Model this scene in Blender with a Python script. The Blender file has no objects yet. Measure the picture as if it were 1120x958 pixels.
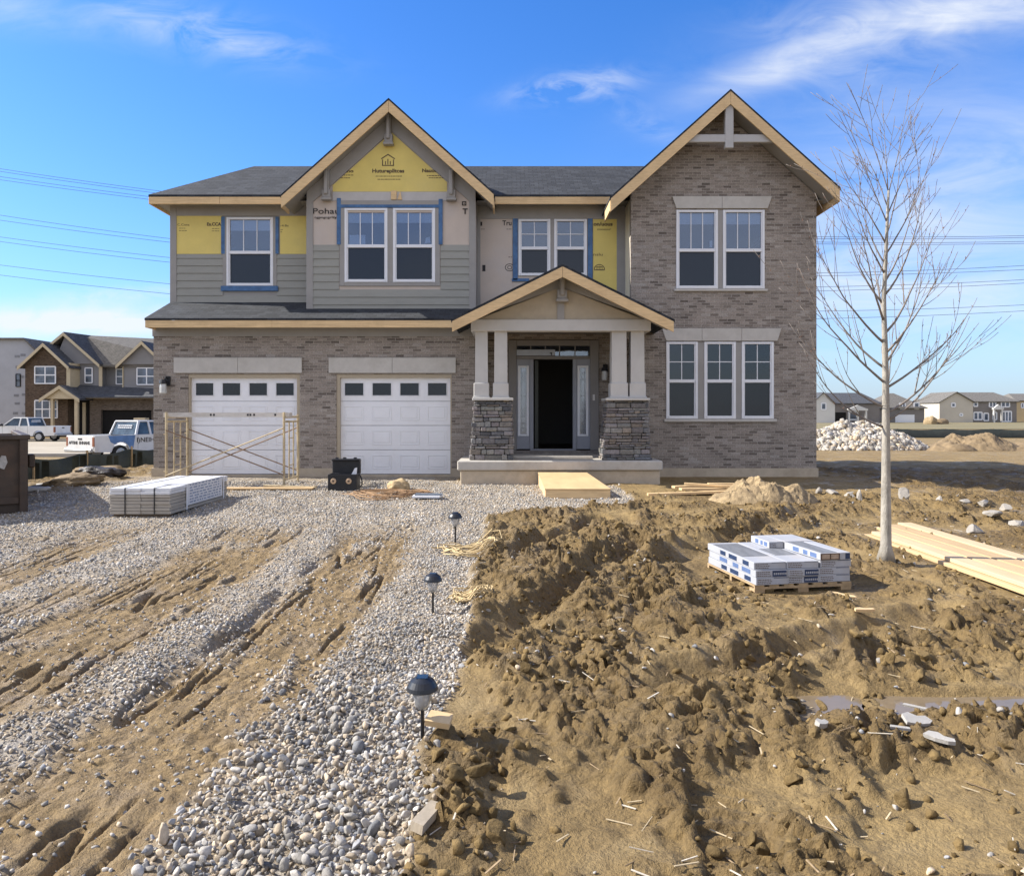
import bpy, bmesh, math, random
import numpy as np
from mathutils import Vector, Matrix, Euler
R = math.radians
random.seed(7)
rng = np.random.default_rng(11)
scene = bpy.context.scene
COL = scene.collection
CAMY, EYE, F, HZ, CX = -16.3, 1.6, 809.0, 452.0, 560.0
def sc(Y): return F / (Y - CAMY)
def WX(px, Y): return (px - CX) / sc(Y)
def WZ(py, Y): return EYE + (HZ - py) / sc(Y)

# ------------------------------------------------------------------ materials
def new_mat(name):
    m = bpy.data.materials.new(name); m.use_nodes = True
    nt = m.node_tree
    for n in list(nt.nodes): nt.nodes.remove(n)
    out = nt.nodes.new('ShaderNodeOutputMaterial')
    b = nt.nodes.new('ShaderNodeBsdfPrincipled')
    nt.links.new(b.outputs[0], out.inputs[0])
    return m, nt, b, out
def N(nt, t, **kw):
    n = nt.nodes.new(t)
    for k, v in kw.items():
        if k.startswith('i_'): n.inputs[k[2:].replace('_', ' ')].default_value = v
        else: setattr(n, k, v)
    return n
def L(nt, a, b): nt.links.new(a, b)
def c4(c): return (c[0], c[1], c[2], 1)
def mixc(nt, fac, a, b, mode='MIX'):
    n = nt.nodes.new('ShaderNodeMix'); n.data_type = 'RGBA'; n.blend_type = mode
    for i, v in ((0, fac), (6, a), (7, b)):
        if isinstance(v, (int, float)): n.inputs[i].default_value = v
        elif isinstance(v, tuple): n.inputs[i].default_value = c4(v)
        else: L(nt, v, n.inputs[i])
    return n.outputs[2]
def ramp(nt, fac, p0, p1, c0=(0, 0, 0), c1=(1, 1, 1)):
    r = nt.nodes.new('ShaderNodeValToRGB')
    r.color_ramp.elements[0].position = p0; r.color_ramp.elements[1].position = p1
    r.color_ramp.elements[0].color = c4(c0); r.color_ramp.elements[1].color = c4(c1)
    L(nt, fac, r.inputs[0]); return r.outputs[0]
def noise(nt, vec, scale, detail=5, rough=.6, dist=0.0):
    n = N(nt, 'ShaderNodeTexNoise'); n.inputs['Scale'].default_value = scale
    n.inputs['Detail'].default_value = detail; n.inputs['Roughness'].default_value = rough
    n.inputs['Distortion'].default_value = dist
    if vec is not None: L(nt, vec, n.inputs['Vector'])
    return n.outputs[0]
def bump(nt, b, h, dist=.01, strength=.6):
    n = nt.nodes.new('ShaderNodeBump'); n.inputs['Strength'].default_value = strength
    n.inputs['Distance'].default_value = dist
    L(nt, h, n.inputs['Height']); L(nt, n.outputs[0], b.inputs['Normal']); return n
def mapping(nt, vec, scale=(1, 1, 1), rot=(0, 0, 0)):
    m = nt.nodes.new('ShaderNodeMapping'); m.inputs['Scale'].default_value = scale
    m.inputs['Rotation'].default_value = rot; L(nt, vec, m.inputs[0]); return m.outputs[0]
MATS = {}
def pm(name, col, rough=.7, vary=.25, scale=6.0, stretch=(1, 1, 1), bmp=.002, metal=0.0, col2=None, dirt=None, dirt_amt=.4, spec=.4):
    """painted / plain surface with uneven tone, specks and a little relief"""
    if name in MATS: return MATS[name]
    m, nt, b, out = new_mat(name)
    tc = nt.nodes.new('ShaderNodeTexCoord').outputs['Object']
    v = mapping(nt, tc, stretch)
    n1 = noise(nt, v, scale, 6, .65)
    dark = tuple(x * (1 - vary) for x in col); lite = tuple(min(1, x * (1 + vary)) for x in (col2 or col))
    c = mixc(nt, ramp(nt, n1, .3, .7), dark, lite)
    if dirt:
        n2 = noise(nt, tc, scale * .35, 8, .7)
        c = mixc(nt, mixc(nt, dirt_amt, (0, 0, 0), ramp(nt, n2, .48, .72)), c, dirt)
    L(nt, c, b.inputs['Base Color'])
    b.inputs['Roughness'].default_value = rough; b.inputs['Metallic'].default_value = metal
    b.inputs['Specular IOR Level'].default_value = spec
    if bmp:
        n3 = noise(nt, v, scale * 6, 4, .6); bump(nt, b, n3, bmp, .7)
    MATS[name] = m; return m

def brick_mat(name, c1, c2, mortar, bw=.19, rh=.060, big=(.3, .27, .25)):
    m, nt, b, out = new_mat(name)
    uv = nt.nodes.new('ShaderNodeUVMap').outputs[0]
    wob = N(nt, 'ShaderNodeTexNoise'); wob.inputs['Scale'].default_value = 9; L(nt, uv, wob.inputs['Vector'])
    va = N(nt, 'ShaderNodeVectorMath', operation='MULTIPLY_ADD'); L(nt, wob.outputs['Color'], va.inputs[0])
    va.inputs[1].default_value = (.008, .008, 0); L(nt, uv, va.inputs[2])
    br = N(nt, 'ShaderNodeTexBrick'); L(nt, va.outputs[0], br.inputs['Vector'])
    br.inputs['Scale'].default_value = 1; br.inputs['Brick Width'].default_value = bw
    br.inputs['Row Height'].default_value = rh; br.inputs['Mortar Size'].default_value = .0065
    br.inputs['Mortar Smooth'].default_value = .35; br.inputs['Bias'].default_value = 0
    br.inputs['Color1'].default_value = (0, 0, 0, 1); br.inputs['Color2'].default_value = (1, 1, 1, 1)
    br.inputs['Mortar'].default_value = (.5, .5, .5, 1)
    r = nt.nodes.new('ShaderNodeValToRGB'); e = r.color_ramp.elements
    e[0].position = 0; e[0].color = c4(tuple(x * .68 for x in c2)); e[1].position = 1; e[1].color = c4(big)
    for p, c in ((.07, c2), (.3, tuple(x * .86 for x in c1)), (.62, c1), (.85, tuple(x * 1.12 for x in c1))):
        q = e.new(p); q.color = c4(c)
    L(nt, br.outputs['Color'], r.inputs[0])
    base = mixc(nt, br.outputs['Fac'], r.outputs[0], mortar)
    n1 = noise(nt, uv, 38, 6, .7); n2 = noise(nt, uv, 1.3, 6, .7); n3 = noise(nt, mapping(nt, uv, (1, 3, 1)), 5, 6, .72)
    c = mixc(nt, 1.0, base, ramp(nt, n1, .28, .75, (.55, .55, .55), (1.38, 1.36, 1.33)), 'MULTIPLY')
    c = mixc(nt, ramp(nt, n3, .56, .78, (0, 0, 0), (.34, .34, .34)), c, mortar)
    c = mixc(nt, 1.0, c, ramp(nt, n2, .3, .7, (.84, .83, .82), (1.14, 1.12, 1.1)), 'MULTIPLY')
    L(nt, c, b.inputs['Base Color']); b.inputs['Roughness'].default_value = .9
    b.inputs['Specular IOR Level'].default_value = .2
    inv = N(nt, 'ShaderNodeMath', operation='MULTIPLY_ADD'); L(nt, br.outputs['Fac'], inv.inputs[0])
    inv.inputs[1].default_value = -1; L(nt, n1, inv.inputs[2])
    bump(nt, b, inv.outputs[0], .009, .9)
    return m
def shingle_mat(name, c1, c2, vary=1.0):
    m, nt, b, out = new_mat(name)
    uv = nt.nodes.new('ShaderNodeUVMap').outputs[0]
    br = N(nt, 'ShaderNodeTexBrick'); L(nt, uv, br.inputs['Vector'])
    br.inputs['Scale'].default_value = 1; br.inputs['Brick Width'].default_value = .21
    br.inputs['Row Height'].default_value = .145; br.inputs['Mortar Size'].default_value = .006
    br.inputs['Mortar Smooth'].default_value = .2
    br.inputs['Color1'].default_value = c4(c1); br.inputs['Color2'].default_value = c4(c2)
    br.inputs['Mortar'].default_value = c4(tuple(x * .45 for x in c1))
    n1 = noise(nt, uv, 60, 4, .7); n2 = noise(nt, uv, 2.2, 5, .7)
    c = mixc(nt, 1.0, br.outputs['Color'], ramp(nt, n1, .3, .75, (.6, .6, .6), (1.5, 1.5, 1.5)), 'MULTIPLY')
    c = mixc(nt, 1.0, c, ramp(nt, n2, .3, .7, (.8, .8, .8), (1.2, 1.2, 1.2)), 'MULTIPLY')
    L(nt, c, b.inputs['Base Color']); b.inputs['Roughness'].default_value = .95
    inv = N(nt, 'ShaderNodeMath', operation='MULTIPLY_ADD'); L(nt, br.outputs['Fac'], inv.inputs[0])
    inv.inputs[1].default_value = -1.5; L(nt, n1, inv.inputs[2])
    bump(nt, b, inv.outputs[0], .008, .9)
    return m
def attr_mat(name, rough=.85, scale=25, amt=.25, bmp=.003, spec=.3):
    """colour kept per stone / chunk in the mesh, plus fine mottling"""
    m, nt, b, out = new_mat(name)
    a = N(nt, 'ShaderNodeAttribute', attribute_name='col')
    tc = nt.nodes.new('ShaderNodeTexCoord').outputs['Object']
    n1 = noise(nt, tc, scale, 6, .65)
    c = mixc(nt, 1.0, a.outputs['Color'], ramp(nt, n1, .25, .75, (1 - amt * 1.6,) * 3, (1 + amt,) * 3), 'MULTIPLY')
    L(nt, c, b.inputs['Base Color']); b.inputs['Roughness'].default_value = rough
    b.inputs['Specular IOR Level'].default_value = spec
    bump(nt, b, noise(nt, tc, scale * 2.5, 5, .65), bmp, .8)
    return m
def glass_mat(name, tint=(.6, .66, .68), refl=.10, rough=.02, body=None, body_amt=0.0):
    m, nt, b, out = new_mat(name); nt.nodes.remove(b)
    tr = N(nt, 'ShaderNodeBsdfTransparent'); tr.inputs[0].default_value = c4(tint)
    gl = N(nt, 'ShaderNodeBsdfGlossy'); gl.inputs['Roughness'].default_value = rough
    gl.inputs[0].default_value = (.85, .92, 1, 1)
    tc = nt.nodes.new('ShaderNodeTexCoord').outputs['Object']
    bn = N(nt, 'ShaderNodeBump'); bn.inputs['Strength'].default_value = .12; bn.inputs['Distance'].default_value = .02
    L(nt, noise(nt, tc, 1.7, 2, .5), bn.inputs['Height']); L(nt, bn.outputs[0], gl.inputs['Normal'])
    fr = N(nt, 'ShaderNodeFresnel'); fr.inputs[0].default_value = 1.5
    ad = N(nt, 'ShaderNodeMath', operation='ADD'); L(nt, fr.outputs[0], ad.inputs[0]); ad.inputs[1].default_value = refl
    mx = N(nt, 'ShaderNodeMixShader'); L(nt, ad.outputs[0], mx.inputs[0]); 
    if body:
        df = N(nt, 'ShaderNodeBsdfDiffuse'); df.inputs[0].default_value = c4(body)
        m2 = N(nt, 'ShaderNodeMixShader'); m2.inputs[0].default_value = body_amt
        L(nt, tr.outputs[0], m2.inputs[1]); L(nt, df.outputs[0], m2.inputs[2]); L(nt, m2.outputs[0], mx.inputs[1])
    else: L(nt, tr.outputs[0], mx.inputs[1])
    L(nt, gl.outputs[0], mx.inputs[2]); L(nt, mx.outputs[0], out.inputs[0])
    return m

# ------------------------------------------------------------------ mesh helpers
def wloc(o):
    v = Vector((0, 0, 0))
    while o is not None: v += o.location; o = o.parent
    return v
class MB:
    def __init__(s, xf=None): s.v = []; s.f = []; s.c = []; s.xf = xf
    def add(s, vs, fs, col=None):
        n = len(s.v)
        if s.xf is not None: vs = [s.xf @ Vector(p) for p in vs]
        s.v += [tuple(p) for p in vs]; s.f += [tuple(i + n for i in f) for f in fs]; s.c += [col] * len(fs)
        return s
    def box(s, x0, x1, y0, y1, z0, z1, col=None):
        return s.add([(x0,y0,z0),(x1,y0,z0),(x1,y1,z0),(x0,y1,z0),(x0,y0,z1),(x1,y0,z1),(x1,y1,z1),(x0,y1,z1)],
              [(0,3,2,1),(4,5,6,7),(0,1,5,4),(1,2,6,5),(2,3,7,6),(3,0,4,7)], col)
    def bbox(s, x0, x1, y0, y1, z0, z1, b=.01, col=None):
        """box with chamfered edges"""
        b = min(b, (x1-x0)*.45, (y1-y0)*.45, (z1-z0)*.45)
        bm = bmesh.new(); bmesh.ops.create_cube(bm, size=1)
        for v in bm.verts: v.co = Vector((x0+(v.co.x+.5)*(x1-x0), y0+(v.co.y+.5)*(y1-y0), z0+(v.co.z+.5)*(z1-z0)))
        bmesh.ops.bevel(bm, geom=bm.edges[:], offset=b, segments=1, affect='EDGES')
        vs = [v.co.copy() for v in bm.verts]; bm.verts.index_update()
        fs = [tuple(v.index for v in f.verts) for f in bm.faces]; bm.free()
        return s.add(vs, fs, col)
    def frustum(s, bot, top, z0, z1, col=None):
        """bot, top = (x0,x1,y0,y1)"""
        a, t = bot, top
        return s.add([(a[0],a[2],z0),(a[1],a[2],z0),(a[1],a[3],z0),(a[0],a[3],z0),(t[0],t[2],z1),(t[1],t[2],z1),(t[1],t[3],z1),(t[0],t[3],z1)],
              [(0,3,2,1),(4,5,6,7),(0,1,5,4),(1,2,6,5),(2,3,7,6),(3,0,4,7)], col)
    def prism(s, poly, a, b, axis='y', col=None):
        """poly = 2-D outline, extruded from a to b along axis. y: (x,z); x: (y,z); z: (x,y)"""
        def P(p, t): return {'y': (p[0], t, p[1]), 'x': (t, p[0], p[1]), 'z': (p[0], p[1], t)}[axis]
        n = len(poly); ar = sum(poly[i][0]*poly[(i+1)%n][1]-poly[(i+1)%n][0]*poly[i][1] for i in range(n))
        vs = [P(p, a) for p in poly] + [P(p, b) for p in poly]
        fs = [tuple(range(n)), tuple(range(2*n-1, n-1, -1))] + [(i, i+n, (i+1)%n+n, (i+1)%n) for i in range(n)]
        return s.add(vs, fs, col)
    def beam(s, p, q, w, h=None, col=None, up=(0, 0, 1)):
        """rectangular bar from p to q, w across, h along 'up'"""
        h = h or w; p = Vector(p); q = Vector(q); d = (q - p).normalized(); u = Vector(up)
        if abs(d.dot(u)) > .98: u = Vector((0, 1, 0))
        sd = d.cross(u).normalized() * w / 2; uu = sd.cross(d).normalized() * h / 2
        vs = [p-sd-uu, p+sd-uu, p+sd+uu, p-sd+uu, q-sd-uu, q+sd-uu, q+sd+uu, q-sd+uu]
        return s.add(vs, [(0,1,2,3),(7,6,5,4),(0,4,5,1),(1,5,6,2),(2,6,7,3),(3,7,4,0)], col)
    def tube(s, pts, rads, seg=6, col=None, caps=True):
        pts = [Vector(p) for p in pts]; n = len(pts)
        if isinstance(rads, (int, float)): rads = [rads] * n
        vs = []; fs = []; ref = None
        for i, p in enumerate(pts):
            d = (pts[min(i+1, n-1)] - pts[max(i-1, 0)]).normalized()
            if ref is None:
                ref = Vector((0, 0, 1)) if abs(d.z) < .9 else Vector((1, 0, 0))
            sd = d.cross(ref).normalized(); ref = sd.cross(d).normalized()
            for k in range(seg):
                a = 2 * math.pi * k / seg; vs.append(p + (sd * math.cos(a) + ref * math.sin(a)) * rads[i])
        for i in range(n - 1):
            for k in range(seg):
                k2 = (k + 1) % seg; fs.append((i*seg+k, i*seg+k2, (i+1)*seg+k2, (i+1)*seg+k))
        if caps: fs.append(tuple(range(seg-1, -1, -1))); fs.append(tuple((n-1)*seg+k for k in range(seg)))
        return s.add(vs, fs, col)
    def lathe(s, prof, c=(0, 0, 0), seg=20, col=None, axis='z'):
        vs = []; fs = []; n = len(prof)
        for r, z in prof:
            for k in range(seg):
                a = 2 * math.pi * k / seg; x, y = r * math.cos(a), r * math.sin(a)
                vs.append((c[0]+x, c[1]+y, c[2]+z) if axis == 'z' else ((c[0]+x, c[1]+z, c[2]+y) if axis == 'y' else (c[0]+z, c[1]+x, c[2]+y)))
        for i in range(n - 1):
            for k in range(seg):
                k2 = (k + 1) % seg; f = (i*seg+k, i*seg+k2, (i+1)*seg+k2, (i+1)*seg+k)
                fs.append(f if axis != 'y' else tuple(reversed(f)))
        a = tuple(range(seg-1, -1, -1)); b = tuple((n-1)*seg+k for k in range(seg))
        fs += [a, b] if axis != 'y' else [tuple(reversed(a)), tuple(reversed(b))]
        return s.add(vs, fs, col)
    def build(s, name, mat, parent=None, loc=None, local=False, smooth=False, uv=True):
        me = bpy.data.meshes.new(name)
        if parent is not None: off = Vector((0, 0, 0)) if local else wloc(parent)
        else: off = Vector(loc) if (loc is not None and not local) else Vector((0, 0, 0))
        me.from_pydata([(x-off.x, y-off.y, z-off.z) for x, y, z in s.v], [], s.f)
        bm = bmesh.new(); bm.from_mesh(me); bmesh.ops.recalc_face_normals(bm, faces=bm.faces[:]) if not any(c is not None for c in s.c) else None
        bm.to_mesh(me); bm.free(); me.update()
        if uv: box_uv(me)
        if any(c is not None for c in s.c):
            at = me.color_attributes.new('col', 'FLOAT_COLOR', 'CORNER'); k = 0
            arr = np.ones((len(me.loops), 4), dtype=np.float32)
            for f, c in zip(me.polygons, s.c):
                arr[f.loop_start:f.loop_start+f.loop_total, :3] = c or (.5, .5, .5)
            at.data.foreach_set('color', arr.ravel())
        if mat: me.materials.append(mat)
        if smooth: me.polygons.foreach_set('use_smooth', [True] * len(me.polygons))
        o = bpy.data.objects.new(name, me); COL.objects.link(o)
        if parent is not None: o.parent = parent
        elif loc is not None: o.location = loc
        return o
def box_uv(me):
    uvl = me.uv_layers.new(name='UVMap')
    n = len(me.loops)
    co = np.empty(len(me.vertices)*3, dtype=np.float64); me.vertices.foreach_get('co', co); co = co.reshape(-1, 3)
    li = np.empty(n, dtype=np.int64); me.loops.foreach_get('vertex_index', li)
    out = np.zeros((n, 2))
    for p in me.polygons:
        nx, ny, nz = p.normal; s0, e0 = p.loop_start, p.loop_start + p.loop_total
        P = co[li[s0:e0]]
        h = math.hypot(nx, ny)
        if h < .05: out[s0:e0] = P[:, :2]
        else:
            t = (-ny/h, nx/h, 0) ; b = (-nz*nx/h, -nz*ny/h, h)
            out[s0:e0, 0] = P @ np.array(t); out[s0:e0, 1] = P @ np.array(b)
    uvl.data.foreach_set('uv', out.ravel())
def thing(name, label, cat, loc=(0, 0, 0), rz=0.0, group=None):
    o = bpy.data.objects.new(name, None); COL.objects.link(o); o.location = loc; o.rotation_euler = (0, 0, rz)
    o.empty_display_size = .2
    return tag(o, label, cat, group)
def tag(o, label, cat, group=None):
    o['label'] = label; o['category'] = cat
    if group: o['group'] = group
    return o
def struct(o, kind='structure', label=None, cat=None):
    o['kind'] = kind
    if label: o['label'] = label
    if cat: o['category'] = cat
    return o
def dup(root, label=None, group=None, loc=None, rot=None):
    def cp(o, par):
        c = o.copy(); COL.objects.link(c); c.parent = par
        for ch in list(o.children): cp(ch, c)
        return c
    r = cp(root, None)
    if label: r['label'] = label
    if group: r['group'] = group
    if loc is not None: r.location = loc
    if rot is not None: r.rotation_euler = rot
    return r
def lettering(s, parent, mat, loc, size, name='lettering', rot=(R(90), 0, 0), width=None, local=False, depth=.002, bold=0.0):
    cu = bpy.data.curves.new('t', 'FONT'); cu.body = s; cu.size = size; cu.extrude = depth; cu.offset = bold
    cu.resolution_u = 3
    ob = bpy.data.objects.new('t', cu); COL.objects.link(ob)
    dg = bpy.context.evaluated_depsgraph_get(); me = bpy.data.meshes.new_from_object(ob.evaluated_get(dg))
    bpy.data.objects.remove(ob)
    xs = [v.co.x for v in me.vertices]; w = max(xs) - min(xs)
    if width:
        k = width / w
        for v in me.vertices: v.co.x *= k
    me.materials.clear(); me.materials.append(mat); me.name = name
    M = Euler(rot).to_matrix()
    off = Vector(loc) - (Vector((0, 0, 0)) if local else wloc(parent))
    for v in me.vertices: v.co = M @ v.co + off
    o = bpy.data.objects.new(name, me); COL.objects.link(o); o.parent = parent
    return o

# ------------------------------------------------------------------ numpy noise
def _h(ix, iy, seed):
    n = (ix.astype(np.int64) * 374761393 + iy.astype(np.int64) * 668265263 + seed * 1442695041) & 0xffffffff
    n = ((n ^ (n >> 13)) * 1274126177) & 0xffffffff
    n = ((n ^ (n >> 16)) * 2246822519) & 0xffffffff
    return ((n ^ (n >> 15)) & 0xffffff) / float(0x1000000)
def perlin(x, y, seed=0):
    x0 = np.floor(x); y0 = np.floor(y); fx = x - x0; fy = y - y0
    u = fx*fx*fx*(fx*(fx*6-15)+10); v = fy*fy*fy*(fy*(fy*6-15)+10)
    def g(ix, iy, dx, dy):
        a = _h(ix, iy, seed) * 2 * np.pi; return np.cos(a)*dx + np.sin(a)*dy
    a = g(x0, y0, fx, fy); b = g(x0+1, y0, fx-1, fy); c = g(x0, y0+1, fx, fy-1); d = g(x0+1, y0+1, fx-1, fy-1)
    return (a*(1-u)+b*u)*(1-v) + (c*(1-u)+d*u)*v
def fbm(x, y, seed=0, oct=4, gain=.5):
    s = 0; a = 1.0; f = 1.0
    for i in range(oct): s = s + a * perlin(x*f + i*17.3, y*f - i*9.1, seed + i); a *= gain; f *= 2.03
    return s
def ridged(x, y, seed=0, oct=3):
    s = 0; a = 1.0; f = 1.0
    for i in range(oct): s = s + a * (1 - 2*np.abs(perlin(x*f+i*7.7, y*f+i*3.1, seed+i))); a *= .5; f *= 2.1
    return s / 1.75
def worley(x, y, seed=0, tilt=False):
    x0 = np.floor(x); y0 = np.floor(y); f1 = np.full(x.shape, 9.0); f2 = np.full(x.shape, 9.0); idv = np.zeros(x.shape); tl = np.zeros(x.shape)
    for dx in (-1, 0, 1):
        for dy in (-1, 0, 1):
            cx = x0+dx; cy = y0+dy; px = cx + _h(cx, cy, seed); py = cy + _h(cx, cy, seed+5)
            d = np.hypot(px - x, py - y); m = d < f1
            f2 = np.where(m, f1, np.minimum(f2, d)); f1 = np.where(m, d, f1); idv = np.where(m, _h(cx, cy, seed+9), idv)
            if tilt: tl = np.where(m, (_h(cx, cy, seed+21)-.5)*(x-px) + (_h(cx, cy, seed+33)-.5)*(y-py), tl)
    return (f1, f2, idv, tl) if tilt else (f1, f2, idv)
def S(a, b, x):
    t = np.clip((x - a) / (b - a), 0, 1); return t*t*(3-2*t)
SUN_E, SKY_S, EXPO = 4.7, .13, 1.0
SKYTINT = (.50, .70, .97); CLOUDC = (3.5, 3.7, 4.0); BACKFILL_COL = (6.0, 5.5, 4.9); BACKFILL = .60; HAZEC = (2.15, 2.55, 3.25)  # includes amount and colour of the added fill glow behind the camera
# ------------------------------------------------------------------ terrain
def base_h(x, y):
    x = np.asarray(x, float); y = np.asarray(y, float)
    pad = S(-11, -3, y) * (1 - S(7, 9.5, x)) * S(-11.5, -8.5, x) * (1 - S(9, 13, y))
    z = .2 * pad
    wl = 1 - S(-3, 6, x)
    z = z + wl * (-.6 * S(5, 14, y)) + (1 - wl) * (-.3 * S(9, 24, y) - .3 * S(26, 55, y))
    return z
def gz(x, y): return float(base_h(x, y))
MOUNDS = []
FLATS = [(2.62, -12.22, .62, .20, -.05), (1.75, -12.25, .26, .26, -.045), (2.55, -9.3, .85, .8, -.005), (5.0, -9.2, .9, 2.6, .03), (-5.2, -4.9, .7, 1.3, .0), (3.9, -4.35, 1.2, .7, .0)]   # levelled spots: x, y, rx, ry, z
RUTS = [((-.25, -11.35), (1.5, -7.7), .16), ((.9, -12.0), (3.4, -10.4), .15), ((1.2, -9.0), (4.6, -5.2), .2), ((-.1, -8.5), (1.2, -6.2), .12)]
def masks(x, y):
    wob = .16 * fbm(x*1.3, y*1.3, 40, 3) + .05 * fbm(x*6, y*6, 43, 2)
    # gravel strip edge at x ~ -.35, widening in front of the porch
    edge = -.36 + 2.3 * S(-6.1, -4.7, y + .5*wob) + wob
    edge = np.where(y > -2, edge - 3 * S(-2, -1, y), edge)
    g = 1 - S(edge - .05, edge + .07, x)
    g = g * S(-8.6, -7.3, x + wob*2)
    fade = 1 - S(-7.8, -6.0, y + 1.6*wob)          # tyre tracks die out near the garage
    def track(c, w, a=1.0):
        d = np.abs(x - c - .12*np.sin(y*.5) - .35*wob); return (1 - S(w*.7, w*1.35, d + .10*perlin(x*5, y*2.2, 61))) * fade * a
    t1 = track(-1.68, .46); t2 = track(-3.2, .56); t3 = track(-5.0, .38, .9)
    tr = np.clip(np.maximum(np.maximum(t1, t2), t3), 0, 1)
    patch = S(.15, .42, fbm(x*.7+3, y*.7, 60, 3)) * .75 * fade
    bare = np.clip(np.maximum(tr, patch * (x < -1.9)), 0, 1)
    bare = bare * (1 - .55*S(.2, .5, fbm(x*3.2, y*1.1, 62, 3)))
    return g, bare, tr
def detail_h(x, y):
    """returns extra height and masks (gravel, bare track)"""
    g, bare, tr = masks(x, y)
    mud = 1 - g
    dist = np.hypot(x, y - CAMY)
    near = 1 - S(30, 60, dist)
    calm = S(-4.6, -2.6, y) * (x > -1) * (1 - S(6.8, 8.2, x))       # trodden soil along the wall
    far_right = S(3.0, 7.5, y) 
    P = S(-.20, .34, fbm(x*1.15, y*1.15, 21, 4) + .10)                 # churned / smooth patches
    core = np.exp(-(((x-.75)/1.25)**2 + ((y+9.2)/2.1)**2))
    P = np.clip(np.maximum(P, core*1.1) * (1 - .88*calm) * (1 - .85*far_right), 0.03, 1.1)
    wx = x + .16*perlin(x*2.1, y*2.1, 71) + .035*perlin(x*11, y*11, 73); wy = y + .16*perlin(x*2.1+9, y*2.1, 72) + .035*perlin(x*11, y*11, 74)
    ca, sa = math.cos(1.0), math.sin(1.0); al = (wx*ca + wy*sa)*.55; ac = -wx*sa + wy*ca      # churned lengthwise by wheels
    b1, b2, idb, tlb = worley(al*5.0, ac*5.0, 31, True); f1, f2, idv, tlm = worley(wx*10, wy*10, 35, True)
    e1, e2, ide = worley(wx*9.5, wy*9.5, 37); sm = S(.05, .45, e2-e1) * (ide > .35) * (.4 + ide)
    k1, k2, idk = worley(wx*24, wy*24, 39); ti = S(.05, .5, k2-k1) * (idk > .4)
    h = fbm(x*1.1, y*1.1, 22, 4) * .045
    t = ridged(al*1.7, ac*1.7, 23, 4); t2 = ridged(wx*4.3, wy*4.3, 24, 4)
    tb = S(-.05, .55, t)
    C = P * S(.25, .7, tb*.8 + .35*idb + .45*core*idb)                # where clumps actually stand up
    h = h + P*(tb*.034*(1+.9*core) + t2*.012) + C*(tlb*.11*(1+core) + idb*.034*(1+.5*core) + tlm*.090 + t2*.010 + sm*.012) + fbm(x*9, y*9, 25, 4)*(.004+.010*P)
    crack = 1 - S(.0, .045, np.abs(perlin(wx*3.3+5, wy*3.3, 27))); h = h - crack*(.006+.03*P)*S(0, .3, perlin(x*1.3, y*1.3, 28)+.1)
    h = h + ti*(.0015+.005*P) + ridged(wx*9+3, wy*9, 29, 3)*(.003+.013*P) + ridged(x*24, y*24, 30, 2)*(.001+.0045*P)
    hol = S(.28, .62, perlin(wx*3.9+11, wy*3.9, 33)) * P; h = h - .06*hol
    P = np.clip(.25*P + .9*C, 0, 1)
    for (a, b, w) in RUTS:
        ax, ay = a; bx, by = b; L2 = (bx-ax)**2 + (by-ay)**2
        t = ((x-ax)*(bx-ax) + (y-ay)*(by-ay)) / L2; tc = np.clip(t, 0, 1)
        d = np.hypot(x - ax - tc*(bx-ax), y - ay - tc*(by-ay)) + .05*perlin(x*4, y*4, 80)
        prof = -.085*np.exp(-(d/w)**2) + .07*np.exp(-((d-1.7*w)/(w*.6))**2) * (.6 + .8*perlin(x*5, y*5, 81))
        h = h*(1 - .75*np.exp(-(d/w)**2)) + prof
    # tyre tread bars pressed into the soft soil at the lower right
    for (cx, cy, ang, ln, wd) in ((.84, -13.45, 1.45, .42, .15),):
        ux = (x-cx)*math.cos(ang) + (y-cy)*math.sin(ang); vx = -(x-cx)*math.sin(ang) + (y-cy)*math.cos(ang)
        m = (1 - S(wd*.85, wd, np.abs(vx))) * (1 - S(ln*.8, ln, np.abs(ux)))
        h = h*(1 - .7*m) + m * (-.012 + .018*S(-.2, .5, np.sin(ux*62 + np.abs(vx)*16)))
    # gravel bed
    hg = fbm(x*1.2, y*1.2, 50, 3)*.03 + fbm(x*14, y*14, 51, 3)*.008
    hg = hg + .03*ridged(x*3.0, y*.5, 52, 3)*(1-S(-1.9, -.9, x)) 
    grain = ridged(x*11 + .5*perlin(x*3, y*2, 96), y*1.3 + .6*perlin(x*2, y*2, 90), 53, 4); grain = grain - 3.4*(1-S(0, .10, np.abs(perlin(x*7.0, y*.6, 97))))*S(.0, .3, perlin(x*1.7, y*.8, 95)+.12)
    chip = S(.05, .4, e2-e1)*(ide > .5)
    hb = -.035 + fbm(x*2.4, y*.5, 54, 3)*.03 + grain*.019 + chip*.010 + ti*.005
    hg = hg*(1-bare) + hb*bare
    # a torn dark scar beside the right-hand track
    sc_ = np.exp(-(((x+2.05+.06*perlin(y*2, x, 88))/.06)**2)) * S(-12.5, -11.5, y) * (1-S(-8.0, -7.2, y)) * S(-.1, .3, perlin(y*1.1, x*.3, 89)+.15)
    hg = hg - .06*sc_
    z = hg*g + h*mud
    for fx_, fy_, frx, fry, fz in FLATS:
        q = np.maximum(np.abs(x-fx_)/frx, np.abs(y-fy_)/fry); m = 1 - S(.75, 1.25, q + .15*perlin(x*3, y*3, 44)); z = z*(1-.9*m) + fz*m
    for mx, my, rx, ry, hh in MOUNDS:
        q = ((x-mx)/rx)**2 + ((y-my)/ry)**2
        z = z + hh*np.exp(-q*1.6)*(.72 + .35*ridged(wx*2.2, wy*2.2, 91, 3))
    under = S(-.9, -.2, y)*(1-S(8.6, 9.4, y))*(np.abs(x + .6) < 7.6)
    z = z*near*(1 - .9*under) 
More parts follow.
